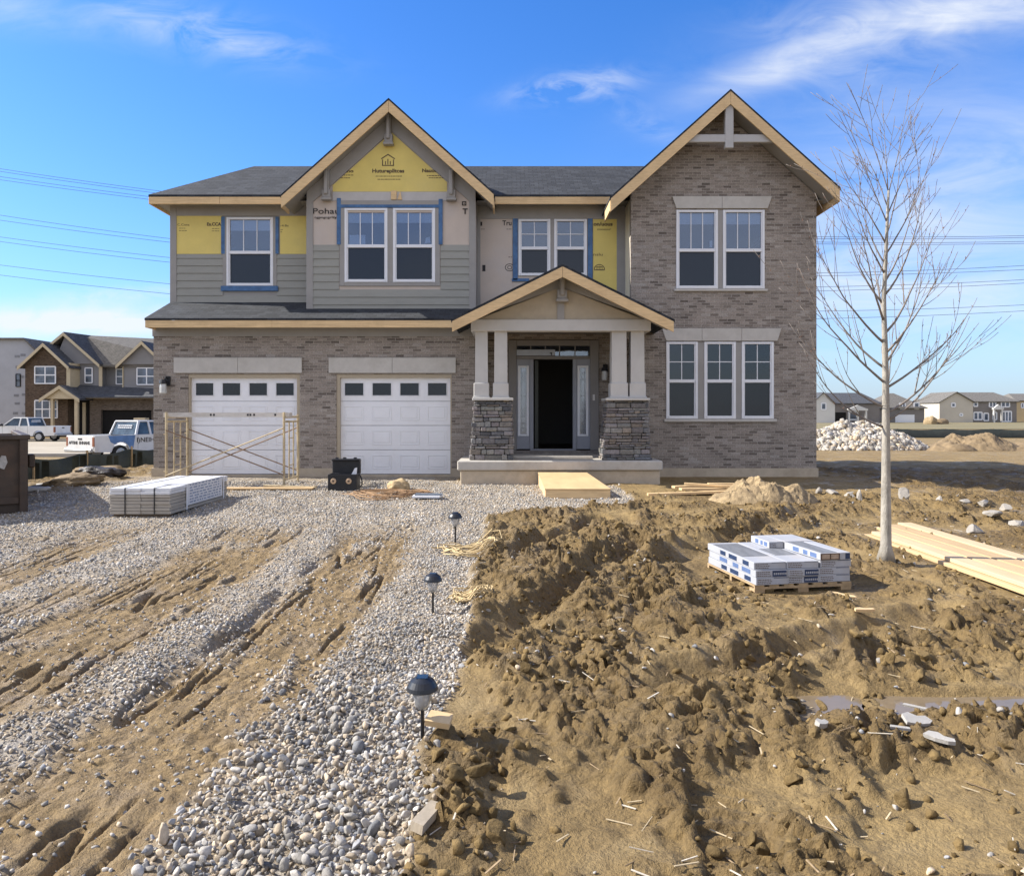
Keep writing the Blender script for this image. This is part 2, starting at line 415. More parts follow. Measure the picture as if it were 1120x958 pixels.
    return z, g, bare, P
def ground_h(x, y):
    z, g, b, P = detail_h(np.asarray(x, float), np.asarray(y, float)); return base_h(x, y) + z

def graded(start, first, ratio, end, cap=1e9):
    v = [start]; s = first
    while v[-1] < end: v.append(v[-1] + s); s = min(s*ratio, cap)
    return v
xs_in = np.arange(-7.0, 7.2, .0155)
xo = np.array(graded(7.2, .03, 1.045, 1500))
xs = np.concatenate([-xo[::-1], xs_in[1:], xo])
ys_ = [CAMY + 2.15]
while ys_[-1] < 2: ys_.append(ys_[-1] + max(.010, (ys_[-1]-CAMY)*.0045))
ys_ = ys_ + graded(ys_[-1]+.09, .09, 1.022, 2500)
yb = -np.array(graded(-ys_[0]+.03, .04, 1.12, 60))
ys = np.concatenate([yb[::-1], np.array(ys_)])
GX, GY = np.meshgrid(xs, ys)
dz, mg, mb, mP = detail_h(GX, GY)
GZ = base_h(GX, GY) + dz
nx_, ny_ = len(xs), len(ys)
me = bpy.data.meshes.new('ground')
nv = nx_*ny_
me.vertices.add(nv)
co = np.stack([GX, GY, GZ], -1).reshape(-1, 3).astype(np.float32); me.vertices.foreach_set('co', co.ravel())
ii, jj = np.meshgrid(np.arange(nx_-1), np.arange(ny_-1)); a = (jj*nx_+ii).ravel()
quads = np.stack([a, a+1, a+nx_+1, a+nx_], -1).astype(np.int32); nf = len(quads)
me.loops.add(nf*4); me.loops.foreach_set('vertex_index', quads.ravel())
me.polygons.add(nf); me.polygons.foreach_set('loop_start', np.arange(0, nf*4, 4, dtype=np.int32))
me.polygons.foreach_set('loop_total', np.full(nf, 4, dtype=np.int32))
me.polygons.foreach_set('use_smooth', np.ones(nf, dtype=bool))
me.update()
at = me.color_attributes.new('mask', 'FLOAT_COLOR', 'POINT')
cc = np.ones((nv, 4), dtype=np.float32); cc[:, 0] = mg.ravel(); cc[:, 1] = mb.ravel(); cc[:, 2] = np.clip(mP.ravel(), 0, 1)
at.data.foreach_set('color', cc.ravel())
print('ground verts', nv)

MUD = (.205, .140, .058); MUD_L = (.275, .194, .084); MUD_D = (.062, .042, .020)
m, nt, b, out = new_mat('soil')
tc = nt.nodes.new('ShaderNodeTexCoord').outputs['Object']
av = N(nt, 'ShaderNodeAttribute', attribute_name='mask')
sep = N(nt, 'ShaderNodeSeparateColor'); L(nt, av.outputs['Color'], sep.inputs[0])
n1 = noise(nt, tc, .9, 5, .65, .4); n2 = noise(nt, tc, 7, 6, .72, .3); n3 = noise(nt, tc, 45, 5, .72); n4 = noise(nt, tc, 2.3, 4, .6)
mudc = mixc(nt, ramp(nt, n1, .35, .65), MUD, MUD_L)
mudc = mixc(nt, ramp(nt, n2, .5, .72, (0, 0, 0), (.55,)*3), mudc, MUD_D)
mudc = mixc(nt, ramp(nt, n4, .55, .66, (0, 0, 0), (.5,)*3), mudc, (.32, .232, .108))
mudc = mixc(nt, 1.0, mudc, ramp(nt, n3, .2, .8, (.72,)*3, (1.25,)*3), 'MULTIPLY')
# churned soil is a shade damper than the crusted patches
mudc = mixc(nt, sep.outputs[2], mixc(nt, 1.0, mudc, (1.10, 1.09, 1.08), 'MULTIPLY'), mixc(nt, 1.0, mudc, (.72, .69, .66), 'MULTIPLY'))
vo = N(nt, 'ShaderNodeTexVoronoi'); vo.inputs['Scale'].default_value = 34; L(nt, tc, vo.inputs['Vector'])
vr = nt.nodes.new('ShaderNodeSeparateColor'); L(nt, vo.outputs['Color'], vr.inputs[0])
grc = mixc(nt, ramp(nt, vr.outputs[0], 0, 1), (.20, .175, .14), (.46, .41, .34))
grc = mixc(nt, ramp(nt, n2, .42, .62), grc, (.29, .225, .145))
barec = mixc(nt, ramp(nt, n2, .35, .7), (.30, .208, .098), (.150, .102, .050))
barec = mixc(nt, 1.0, barec, ramp(nt, n3, .2, .8, (.75,)*3, (1.22,)*3), 'MULTIPLY')
grav = mixc(nt, sep.outputs[1], grc, barec)
c = mixc(nt, sep.outputs[0], mudc, grav)
L(nt, c, b.inputs['Base Color'])
b.inputs['Specular IOR Level'].default_value = .35
L(nt, ramp(nt, n4, .50, .66, (.9,)*3, (.38,)*3), b.inputs['Roughness'])
hh = N(nt, 'ShaderNodeMath', operation='MULTIPLY_ADD'); L(nt, n3, hh.inputs[0]); hh.inputs[1].default_value = .45; L(nt, n2, hh.inputs[2])
# angular chips where the soil is churned
wv = N(nt, 'ShaderNodeVectorMath', operation='MULTIPLY_ADD'); wn = N(nt, 'ShaderNodeTexNoise'); wn.inputs['Scale'].default_value = 9; wn.inputs['Detail'].default_value = 3; L(nt, tc, wn.inputs['Vector'])
L(nt, wn.outputs['Color'], wv.inputs[0]); wv.inputs[1].default_value = (.09, .09, .09); L(nt, tc, wv.inputs[2])
vc = N(nt, 'ShaderNodeTexVoronoi'); vc.inputs['Scale'].default_value = 16; L(nt, wv.outputs[0], vc.inputs['Vector'])
vs2 = N(nt, 'ShaderNodeSeparateColor'); L(nt, vc.outputs['Color'], vs2.inputs[0])
dn = N(nt, 'ShaderNodeMath', operation='MULTIPLY_ADD'); L(nt, vc.outputs['Distance'], dn.inputs[0]); dn.inputs[1].default_value = -1.1; L(nt, vs2.outputs[0], dn.inputs[2])
am = N(nt, 'ShaderNodeMath', operation='MULTIPLY_ADD'); L(nt, sep.outputs[2], am.inputs[0]); am.inputs[1].default_value = .55; am.inputs[2].default_value = .10
mm = N(nt, 'ShaderNodeMath', operation='MULTIPLY'); L(nt, dn.outputs[0], mm.inputs[0]); L(nt, am.outputs[0], mm.inputs[1])
hh2 = N(nt, 'ShaderNodeMath', operation='ADD'); L(nt, hh.outputs[0], hh2.inputs[0]); L(nt, mm.outputs[0], hh2.inputs[1]); hh = hh2
bump(nt, b, hh.outputs[0], .045, 1.0)
SOIL = m
me.materials.append(SOIL)
g_ = bpy.data.objects.new('ground', me); COL.objects.link(g_); struct(g_)

# ---- loose stones, clods: one mesh per kind nobody could count
def ico(sub):
    bm = bmesh.new(); bmesh.ops.create_icosphere(bm, subdivisions=sub, radius=1)
    v = np.array([q.co[:] for q in bm.verts]); f = np.array([[q.index for q in p.verts] for p in bm.faces]); bm.free(); return v, f
def scatter_mesh(name, X, Y, Zs, rad, sub, mat, cols, flat=(1, .75, .55), rough=.18, sink=.35, smooth=True, tilt=.35, cut=0):
    V, Fc = ico(sub); n = len(X); nvv = len(V)
    az = rng.uniform(0, 2*np.pi, n); t1 = rng.normal(0, tilt, n); t2 = rng.normal(0, tilt, n)
    s = np.stack([rng.uniform(.8, 1.25, n)*flat[0], rng.uniform(.75, 1.2, n)*flat[1], rng.uniform(.7, 1.25, n)*flat[2]], -1) * rad[:, None]
    V = np.repeat(V[None], n, 0)
    for _ in range(cut):          # knock flat faces off the round stones
        nn = rng.normal(size=(n, 3)); nn /= np.linalg.norm(nn, axis=1)[:, None]; dd = rng.uniform(.34, .80, n)
        e = np.clip((V*nn[:, None, :]).sum(-1) - dd[:, None], 0, None); V = V - e[..., None]*nn[:, None, :]
    P = V * s[:, None, :] * (1 + rng.uniform(-rough, rough, (n, nvv)))[:, :, None]
    def rot(P, ang, i, j):
        c, s_ = np.cos(ang)[:, None], np.sin(ang)[:, None]; a = P[..., i].copy(); bb = P[..., j].copy()
        P[..., i] = a*c - bb*s_; P[..., j] = a*s_ + bb*c
    rot(P, t1, 1, 2); rot(P, t2, 0, 2); rot(P, az, 0, 1)
    P[..., 0] += X[:, None]; P[..., 1] += Y[:, None]; P[..., 2] += (Zs + rad*flat[2]*(1-2*sink))[:, None]
    me = bpy.data.meshes.new(name); me.vertices.add(n*nvv); me.vertices.foreach_set('co', P.reshape(-1).astype(np.float32))
    F = (Fc[None] + (np.arange(n)*nvv)[:, None, None]).reshape(-1, 3).astype(np.int32); nf = len(F)
    me.loops.add(nf*3); me.loops.foreach_set('vertex_index', F.ravel())
    me.polygons.add(nf); me.polygons.foreach_set('loop_start', np.arange(0, nf*3, 3, dtype=np.int32)); me.polygons.foreach_set('loop_total', np.full(nf, 3, dtype=np.int32))
    if smooth: me.polygons.foreach_set('use_smooth', np.ones(nf, dtype=bool))
    me.update()
    at = me.color_attributes.new('col', 'FLOAT_COLOR', 'POINT')
    c = np.ones((n, nvv, 4), dtype=np.float32); c[..., :3] = cols[:, None, :]; at.data.foreach_set('color', c.ravel())
    me.materials.append(mat); o = bpy.data.objects.new(name, me); COL.objects.link(o); return o
STONE = attr_mat('stone', .8, 60, .22, .003)
CLOD = attr_mat('clod', .92, 30, .3, .012, .2)
def stone_cols(n, bright=1.0):
    t = rng.random(n); v = rng.uniform(.22, .52, n)
    c = np.stack([v*1.08, v*1.0, v*.88], -1)*.95
    k = t < .25; c[k] = np.stack([v[k]*1.15, v[k]*.93, v[k]*.66], -1)
    k = t > .86; c[k] = np.stack([v[k]*.66, v[k]*.66, v[k]*.66], -1)
    return c * bright
def grid_pts(x0, x1, y0, y1, a):
    gx, gy = np.meshgrid(np.arange(x0, x1, a), np.arange(y0, y1, a)); n = gx.size
    return gx.ravel() + rng.uniform(-.55, .55, n)*a, gy.ravel() + rng.uniform(-.55, .55, n)*a
def gravel(x0, x1, y0, y1, a, r0, r1, sub, thr=.5, keep=1.0, name='gravel', label=None, lift=0.0, **kw):
    X, Y = grid_pts(x0, x1, y0, y1, a); z, g, bb, P = detail_h(X, Y)
    ok = (rng.random(len(X)) < keep * g * (1 - .93*bb)) ; X, Y, z = X[ok], Y[ok], z[ok]
    rad = (r0 + (r1-r0)*rng.random(len(X))**1.5) * (1 + .5*(rng.random(len(X)) < .06))
    rad = rad*(1 + .25*fbm(X*2, Y*2, 99, 2))
    Z = base_h(X, Y) + z + lift*rng.random(len(X))
    cl = stone_cols(len(X)) * (1 + .45*fbm(X*1.7, Y*1.7, 98, 3))[:, None]
    o = scatter_mesh(name, X, Y, Z, rad, sub, STONE, cl, **kw); struct(o, 'stuff', label, 'gravel'); print(name, len(X)); return o
gravel(-1.45, -.1, -14.15, -12.0, .024, .009, .021, 2, label='worn grey stones at the near end of the drive', flat=(1, .75, .6), cut=6, rough=.05, tilt=.6)
gravel(-1.45, -.1, -14.15, -12.0, .040, .011, .029, 2, label='largest worn stones lying on top at the near end of the drive', flat=(1, .75, .6), cut=7, rough=.05, lift=.022, tilt=.7, sink=.2, keep=.85)
gravel(-1.45, -.1, -12.0, -10.6, .024, .008, .020, 2, cut=7, rough=.05, tilt=.6, lift=.012, label='coarse rounded river pebbles along the right edge of the drive', flat=(1, .78, .6))
gravel(-7.0, -1.45, -14.15, -10.4, .025, .006, .017, 1, keep=.85, label='grey gravel strips between the muddy tyre tracks', tilt=.7, lift=.008, smooth=False, rough=.3)
gravel(-1.9, .3, -10.6, -7.0, .027, .007, .017, 1, label='pale gravel beside the row of path lights', tilt=.6, smooth=False, rough=.3)
gravel(-9.5, -1.45, -10.4, -7.0, .033, .008, .018, 1, keep=.8, label='pale grey gravel spread over the left side of the drive', tilt=.6, smooth=False, rough=.3)
gravel(-9.5, 3.4, -7.0, -1.2, .043, .010, .021, 1, keep=.85, label='pale gravel spread before the garage doors and porch', tilt=.6, smooth=False, rough=.3)
# scattered stones on soil and tracks
def sprinkle(name, label, n, box, r0, r1, sub, cols, mat, want, **kw):
    X = rng.uniform(box[0], box[1], n); u = rng.random(n); Y = CAMY + np.exp(np.log(box[2]-CAMY) + u*(np.log(box[3]-CAMY)-np.log(box[2]-CAMY)))
    z, g, bb, P = detail_h(X, Y); w = {'mud': (1-g)*(.25+P), 'track': g*bb, 'churn': (1-g)*(.06+1.3*P)}[want]
    cl_ = .5 + 1.4*fbm(X*.9, Y*.9, 77, 3)
    ok = rng.random(n) < w*np.clip(cl_, .05, 1); X, Y, z = X[ok], Y[ok], z[ok]
    rad = r0 + (r1-r0)*rng.random(len(X))**2.6
    inside = (Y > -1.9) & (X > -8) & (X < 6.8); X, Y, z, rad = X[~inside], Y[~inside], z[~inside], rad[~inside]
    o = scatter_mesh(name, X, Y, base_h(X, Y)+z, rad, sub, mat, cols(len(X)), **kw); struct(o, 'stuff', label, name.replace('_', ' ')); print(name, len(X))
def mud_cols(n):
    v = rng.uniform(.7, 1.35, n)[:, None]; return v*np.array([.175, .119, .050])[None]
sprinkle('mud_clods', 'crumbled brown clods over the churned soil', 17000, (-.6, 9.5, -14.1, -3.0), .005, .034, 1, mud_cols, CLOD, 'churn', flat=(1, .8, .7), rough=.45, smooth=False, sink=.35, tilt=.8)
sprinkle('mud_lumps', 'large torn lumps of wet soil in the churned yard', 2600, (-.4, 6.5, -14.0, -4.5), .018, .08, 3, lambda n: mud_cols(n)*.9, CLOD, 'churn', flat=(1, .8, .6), rough=.03, cut=15, smooth=False, sink=.42, tilt=.7)
sprinkle('small_stones', 'pale little stones pressed into the muddy yard', 3600, (-.5, 9.5, -14.1, -3.0), .005, .030, 2, lambda n: stone_cols(n, .92), STONE, 'mud', rough=.06, sink=.3, cut=5)
sprinkle('track_stones', 'little stones and chips lying in the tyre tracks', 5500, (-7, -.9, -14.1, -6.5), .004, .016, 1, lambda n: stone_cols(n, .95), STONE, 'track', rough=.15, sink=.35)

# shallow muddy water standing in the hollows
pw = pm('muddy water', (.17, .13, .085), .07, .2, 2, bmp=0, spec=.5)
def puddle(cx, cy, rx, ry, z, label):
    mb = MB(); n = 40; ring = [(cx+rx*math.cos(2*math.pi*i/n), cy+ry*math.sin(2*math.pi*i/n)) for i in range(n)]
    mb.add([(x, y, z) for x, y in ring], [tuple(range(n))]); o = mb.build('puddle', pw); struct(o, 'structure', label); return o
for (cx, cy, rx, ry) in ((2.62, -12.22, .68, .27), (1.75, -12.25, .3, .3)):
    puddle(cx, cy, rx, ry, float(base_h(cx, cy)) - .033, 'shallow muddy puddle')
# straw, splinters and twigs trodden into the soil
mb = MB(); nT = 700
TX = rng.uniform(-.4, 7, nT); TY = CAMY + np.exp(rng.uniform(np.log(2.2), np.log(12), nT)); TZ = ground_h(TX, TY)
for i in range(nT):
    a = random.uniform(0, 6.28); l = random.uniform(.015, .06); dx, dy = math.cos(a)*l, math.sin(a)*l; k_ = random.choice(((.50, .40, .25), (.36, .26, .15), (.20, .14, .08), (.58, .52, .42)))
    mb.beam((TX[i]-dx, TY[i]-dy, TZ[i]+.004), (TX[i]+dx, TY[i]+dy, TZ[i]+.004+random.uniform(0, .015)), random.uniform(.002, .007), .003, k_)
o = mb.build('wood_litter', attr_mat('litter', .8, 60, .2, .001), uv=False); struct(o, 'stuff', 'splinters, straw and twigs trodden into the mud', 'litter')
# ------------------------------------------------------------------ materials of the houses
BRICK = brick_mat('brick', (.315, .277, .242), (.20, .172, .150), (.41, .38, .345), big=(.38, .35, .32))
SHING = shingle_mat('shingles', (.015, .0175, .022), (.036, .040, .047))
PINE = pm('raw pine', (.66, .47, .25), .7, .16, 5, (1, 1, 14), .001, dirt=(.36, .22, .10), dirt_amt=.35)
PINEX = pm('raw pine along', (.66, .47, .25), .7, .22, 4, (.35, 5, 9), .001, dirt=(.34, .21, .10), dirt_amt=.4)
GREIGE = pm('greige trim', (.30, .285, .265), .65, .06, 3, dirt=(.24, .22, .19), dirt_amt=.3, bmp=.0008)
SIDING = pm('greige siding', (.285, .28, .245), .6, .07, 2.5, (1, 1, 4), .0008, dirt=(.33, .31, .27), dirt_amt=.25)
PALE = pm('pale trim', (.50, .485, .455), .6, .06, 3, dirt=(.36, .33, .28), dirt_amt=.3, bmp=.0008)
STUCCO = pm('tan panel', (.42, .355, .26), .8, .06, 8, bmp=.001)
WHITE = pm('white vinyl', (.74, .745, .76), .35, .03, 3, bmp=0)
DOORW = pm('white door steel', (.80, .80, .81), .4, .035, 2, dirt=(.5, .47, .42), dirt_amt=.22, bmp=.0006)
LIMEST = pm('cast stone', (.50, .475, .43), .85, .07, 7, dirt=(.36, .33, .28), dirt_amt=.45, bmp=.002)
CONC = pm('concrete', (.46, .385, .285), .9, .12, 4, dirt=(.25, .19, .12), dirt_amt=.55, bmp=.004)
SLABC = pm('porch concrete', (.44, .415, .37), .85, .09, 5, dirt=(.27, .21, .14), dirt_amt=.5, bmp=.002)
YELLOW = pm('yellow board', (.68, .54, .155), .6, .07, 2, dirt=(.50, .42, .20), dirt_amt=.35, bmp=.0006)
TANB = pm('tan sheathing', (.52, .44, .37), .7, .06, 2, dirt=(.44, .42, .42), dirt_amt=.5, bmp=.0008)
BLUET = pm('blue tape', (.055, .135, .28), .45, .3, 9, dirt=(.02, .05, .12), dirt_amt=.5, bmp=.002)
INK = pm('ink brown', (.10, .07, .045), .8, .1, 9, bmp=0)
INKB = pm('ink black', (.03, .028, .03), .8, .1, 9, bmp=0)
BLACK = pm('black metal', (.012, .012, .014), .45, .2, 9, bmp=0)
DRYW = pm('unlit drywall', (.11, .105, .10), .9, .05, 2)
DARKIN = pm('dark room', (.035, .035, .038), .9, .05, 2, bmp=0)
FLOORIN = pm('subfloor', (.06, .045, .03), .8, .1, 3)
GLASS = glass_mat('pane', (.66, .72, .80), .08)
SCREEN = glass_mat('screened pane', (.22, .23, .26), .0, .12, (.030, .034, .042), .45)
REFL_PAPER = pm('reflection and paper', (.85, .87, .9), .8, .05, 3, bmp=0)  # painted reflection strips in the panes, and the paper stickers
GLASS2 = glass_mat('dark pane', (.40, .44, .48), .02)
LED = pm('led came', (.25, .25, .26), .4, .1, 3, bmp=0)

HX0, HX1, BX0, BX1 = -7.90, 6.71, -4.60, -.82
UPY, BUY, DEEP = .83, .30, 8.9
EZ = WZ(213, .38)                                      # eave height, top of fascia
RZ = 7.975; RY = 2.8; RX0 = -6.66
GXc, GZc = -2.70, 8.49; WXc, WZc = 4.65, 8.49; SL = .895
house = thing('house_under_construction', 'large unfinished two storey brick house with two white garage doors and yellow sheathing', 'house', (0, 0, .2))

def pieces(name, mat, parent, lst, b=.004):
    for q in lst: MB().bbox(*q, b=b).build(name, mat, parent)
def cells(mb, x0, x1, z0, z1, holes, y0, y1):
    xs = sorted({x0, x1} | {min(max(h[i], x0), x1) for h in holes for i in (0, 1)})
    zs = sorted({z0, z1} | {min(max(h[i], z0), z1) for h in holes for i in (2, 3)})
    for i in range(len(xs)-1):
        for j in range(len(zs)-1):
            cx, cz = (xs[i]+xs[i+1])/2, (zs[j]+zs[j+1])/2
            if any(h[0] < cx < h[1] and h[2] < cz < h[3] for h in holes): continue
            mb.box(xs[i], xs[i+1], y0, y1, zs[j], zs[j+1])
    return mb
def pxr(x0, x1, y0, y1, Y): return (WX(x0, Y), WX(x1, Y), WZ(y1, Y), WZ(y0, Y))     # -> x0,x1,z0,z1

# window rectangles (outer edge of white frame)
W_UL = [pxr(248, 299, 238, 313, UPY)]
W_BU = [pxr(377, 424, 228, 309, BUY), pxr(430, 476, 228, 309, BUY)]
W_MI = [pxr(567, 602, 240, 302, UPY), pxr(606, 642, 240, 302, UPY)]
W_WU = [pxr(739.5, 785, 230, 316, 0), pxr(790.5, 836, 230, 316, 0)]
W_WL = [pxr(728.5, 763, 374, 458, 0), pxr(770, 804.5, 374, 458, 0), pxr(811, 846, 374, 458, 0)]
G1 = pxr(207, 325, 412, 519, 0); G2 = pxr(371, 493, 412, 519, 0)
ENT = pxr(556, 655, 376, 493, UPY)
FZ = WZ(512, 0)     # top of foundation

# --- walls
mb = MB(); cells(mb, HX0, BX1, FZ, WZ(366, 0), [(G1[0]-.02, G1[1]+.06, 0, G1[3]+.05), (G2[0]-.06, G2[1]+.02, 0, G2[3]+.05)], 0, .16)
mb.build('garage_brick_wall', BRICK, house)
mb = MB(); x0, x1 = WX(690, 0), HX1
cells(mb, x0, x1, FZ, 6.12, [W_WU[0][:2]+W_WU[0][2:], W_WU[1], (W_WU[0][1]-.01, W_WU[1][0]+.01, W_WU[0][2], W_WU[0][3])] + [(W_WL[0][0], W_WL[2][1], W_WL[0][2], W_WL[0][3])], 0, .16)
wing_off = .2
def slope_z(x, cx, cz): return cz - SL*abs(x - cx)
soff = .24
mb.prism([(x0, 6.12), (x1, 6.12), (x1, slope_z(x1, WXc, WZc)-soff), (WXc, WZc-soff), (x0, slope_z(x0, WXc, WZc)-soff)], 0, .16)
mb.box(x1-.16, x1, .16, DEEP, FZ, 6.3)               # right side
mb.build('wing_brick_wall', BRICK, house)
mb = MB(); cells(mb, BX1, x0, FZ, 3.9, [(ENT[0], ENT[1], 0, ENT[3])], UPY, UPY+.16); mb.build('entry_brick_wall', BRICK, house)
mb = MB(); mb.box(x0, x0+.16, .16, UPY, FZ, 3.5); mb.build('wing_return_wall', BRICK, house)
mb = MB(); mb.box(HX0, HX0+.16, .16, UPY+.2, FZ, WZ(366, 0)); mb.box(HX0, HX0+.16, UPY+.2, DEEP, FZ, EZ-.1)
mb.box(HX0, HX1, DEEP, DEEP+.16, FZ, EZ-.1); mb.build('rear_side_wall', SIDING, house)
# foundation strips
mb = MB()
mb.box(HX0-.03, G1[0]-.02, -.035, .2, -.3, FZ); mb.box(G1[1]+.06, G2[0]-.06, -.035, .2, -.3, FZ); mb.box(G2[1]+.02, BX1, -.035, .2, -.3, FZ)
mb.box(G1[0]-.02, G1[1]+.06, -.03, .3, -.3, G1[2]-.004); mb.box(G2[0]-.06, G2[1]+.02, -.03, .3, -.3, G2[2]-.004)
mb.box(2.7, HX1+.03, -.035, .2, -.3, FZ); mb.box(HX1-.2, HX1+.03, .2, DEEP+.2, -.3, FZ); mb.box(HX0-.03, HX0+.2, .2, DEEP+.2, -.3, FZ)
mb.box(HX0+.2, HX1-.2, DEEP, DEEP+.2, -.3, FZ)
mb.build('foundation', CONC, house)
# interior: floors, partitions
mb = MB(); mb.box(BX1+.2, HX1-.2, UPY+.16, DEEP, .66, .755); mb.box(HX0+.2, HX1-.2, 1.05, DEEP, 3.45, 3.6); mb.build('floor_deck', FLOORIN, house)
mb = MB(); mb.box(HX0+.2, HX1-.2, 4.2, 4.3, .2, EZ-.2); mb.box(BX1-.1, BX1+.02, UPY+.2, DEEP, .2, 3.44); mb.box(2.75, 2.85, UPY+.2, 4.2, .76, 3.44)
mb.box(BX0-.05, BX0+.05, 1.1, 4.2, 3.62, EZ-.3); mb.box(BX1-.05, BX1+.05, 1.1, 4.2, 3.62, EZ-.3); mb.box(2.66, 2.76, 1.1, 4.2, 3.62, EZ-.3)
mb.box(HX0+.17, HX1-.17, 1.1, 4.2, EZ-.35, EZ-.3)
mb.build('partition_wall', DRYW, house)

# --- upper walls: backing, sheathing, siding
mb = MB(); cells(mb, HX0, BX0+.05, 3.9, EZ-.02, W_UL, UPY, UPY+.14); mb.build('upper_wall', GREIGE, house)
mb = MB(); hb = [W_BU[0], W_BU[1]]
cells(mb, BX0, BX1, 3.75, 6.1, hb, BUY, BUY+.14)
mb.prism([(BX0, 6.1), (BX1, 6.1), (BX1, slope_z(BX1, GXc, GZc)-soff), (GXc, GZc-soff), (BX0, slope_z(BX0, GXc, GZc)-soff)], BUY, BUY+.14)
mb.box(BX0, BX0+.14, BUY+.14, UPY, 3.75, 6.35); mb.box(BX1-.14, BX1, BUY+.14, UPY, 3.6, 6.35)
tb = mb.build('sheathing_wall', TANB, house)
mb = MB(); cells(mb, BX1, x0, 3.9, EZ-.02, W_MI, UPY, UPY+.14); mwall = mb.build('sheathing_wall', TANB, house)
mb = MB(); mb.box(x0, x0+.14, .16, UPY, 3.5, 6.35); mb.build('wing_return_sheathing', pm('cream wrap', (.72, .66, .52), .7, .05, 3), house)

def siding(x0, x1, z0, z1, holes, Y, name='siding'):
    mb = MB(); e = .172; z = z0
    while z < z1 - .01:
        zt = min(z + e, z1); segs = [(x0, x1)]
        for h in holes:
            if h[2] < zt - .03 and h[3] > z + .03:
                ns = []
                for a, b_ in segs:
                    if h[1] <= a or h[0] >= b_: ns.append((a, b_)); continue
                    if h[0] > a: ns.append((a, h[0]))
                    if h[1] < b_: ns.append((h[1], b_))
                segs = ns
        for a, b_ in segs:
            mb.add([(a, Y-.024, z), (b_, Y-.024, z), (b_, Y-.001, z), (a, Y-.001, z), (a, Y-.007, zt-.001), (b_, Y-.007, zt-.001), (b_, Y-.001, zt-.001), (a, Y-.001, zt-.001)],
                   [(0,3,2,1),(4,5,6,7),(0,1,5,4),(1,2,6,5),(2,3,7,6),(3,0,4,7)])
        z += e
    return mb.build(name, SIDING, house)
def grow(r, d, dz=None): dz = d if dz is None else dz; return (r[0]-d, r[1]+d, r[2]-dz, r[3]+dz)
z278 = WZ(278, UPY)
siding(WX(193.5, UPY), BX0+.02, WZ(331.5, UPY), z278, [grow(W_UL[0], .085, .1)], UPY)
siding(BX0+.14, BX1-.14, 3.86, WZ(268, BUY), [(W_BU[0][0]-.12, W_BU[1][1]+.12, W_BU[0][2]-.09, 9)], BUY)
# yellow / tan insulation boards with printing
def board(x0, x1, z0, z1, Y, mat, name='insulation_board', label=None):
    o = MB().box(x0, x1, Y-.012, Y-.002, z0, z1).build(name, mat, house)
    if label: o['label'] = label
    return o
def prt(par, s, px, py, Y, hpx, wpx=None, mat=INK, bold=.0):
    k = sc(Y); lettering(s, par, mat, (WX(px, Y), Y-.0135, WZ(py, Y)), hpx/k*1.35, 'printing', width=(wpx/k if wpx else None), bold=bold)
def prl(par, x0, x1, py, Y, mat=INK, t=.006):
    """a line of fine print, read only as dashes"""
    mb = MB(); x = x0
    while x < x1 - 1:
        w = random.uniform(1.2, 3.2); mb.box(WX(x, Y), WX(min(x+w, x1), Y), Y-.0145, Y-.0125, WZ(py, Y)-t, WZ(py, Y)+t); x += w + .55
    mb.build('fine_print', mat, par)
yb1 = board(WX(193.5, UPY), WX(242.6, UPY), z278, WZ(236.5, UPY), UPY, YELLOW)
prt(yb1, 'C.Cons', 194.2, 247.3, UPY, 2.6, 13); prt(yb1, 'Eıı.CCA', 226.5, 247.2, UPY, 3.6, 15.5, bold=.004)
for a in ((196, 203, 250), (196, 206, 252.6), (232, 240, 250.4), (232, 240, 253)): prl(yb1, *a, UPY)
yb2 = board(WX(306.5, UPY), WX(335.5, UPY), z278, WZ(236.5, UPY), UPY, YELLOW)
prt(yb2, '-4.Bs', 306.6, 248.2, UPY, 2.4, 9); prl(yb2, 307, 311, 251.5, UPY); prl(yb2, 307, 309.5, 254, UPY)
# gable board: clipped by the rake boards
Yb = BUY - .012
gy = MB(); zb = WZ(210, BUY)
xl, xr = WX(364, BUY), WX(489, BUY); rb = .60
def gz_in(x): return GZc - SL*abs(x-GXc) - rb
gy.prism([(xl, zb), (xr, zb), (xr, gz_in(xr)), (GXc, GZc-rb), (xl, gz_in(xl))], Yb, BUY-.002)
gb = gy.build('insulation_board', YELLOW, house); gb['label'] = 'yellow printed board filling the peak of the middle gable'
prt(gb, 'gulatho', 366.5, 189.0, BUY, 3.6, 20.5, bold=.003); prt(gb, 'Hutureplltces', 407, 189.2, BUY, 4.2, 35, bold=.004); prt(gb, 'Nauonet', 461.5, 188.8, BUY, 4.0, 22, bold=.004)
for a in ((366, 387, 192), (369, 383, 195), (411, 440, 193.2), (413, 438, 196.6), (467, 487, 192.6), (469, 487, 195)): prl(gb, *a, BUY, t=.008)
# little printed house emblem
mb = MB(); k = sc(BUY); ex, ez = WX(418, BUY), WZ(182, BUY); w_ = 13/k; h_ = 7/k; tt = .022; y0_, y1_ = BUY-.0145, BUY-.0125
mb.box(ex, ex+w_, y0_, y1_, ez, ez+tt); mb.box(ex, ex+tt, y0_, y1_, ez, ez+h_); mb.box(ex+w_-tt, ex+w_, y0_, y1_, ez, ez+h_)
for sgn in (0, 1):
    xa, xb_ = (ex-.02, ex+w_/2) if sgn == 0 else (ex+w_/2, ex+w_+.02); za, zb_ = (ez+h_, ez+h_+.10) if sgn == 0 else (ez+h_+.10, ez+h_)
    mb.prism([(xa, za), (xb_, zb_), (xb_, zb_+tt*1.3), (xa, za+tt*1.3)], y0_, y1_)
for i in range(3): mb.box(ex+w_*(.25+.2*i), ex+w_*(.33+.2*i), y0_, y1_, ez+.03, ez+h_*(.75 if i != 1 else 1.1))
mb.build('printed_emblem', INK, gb)
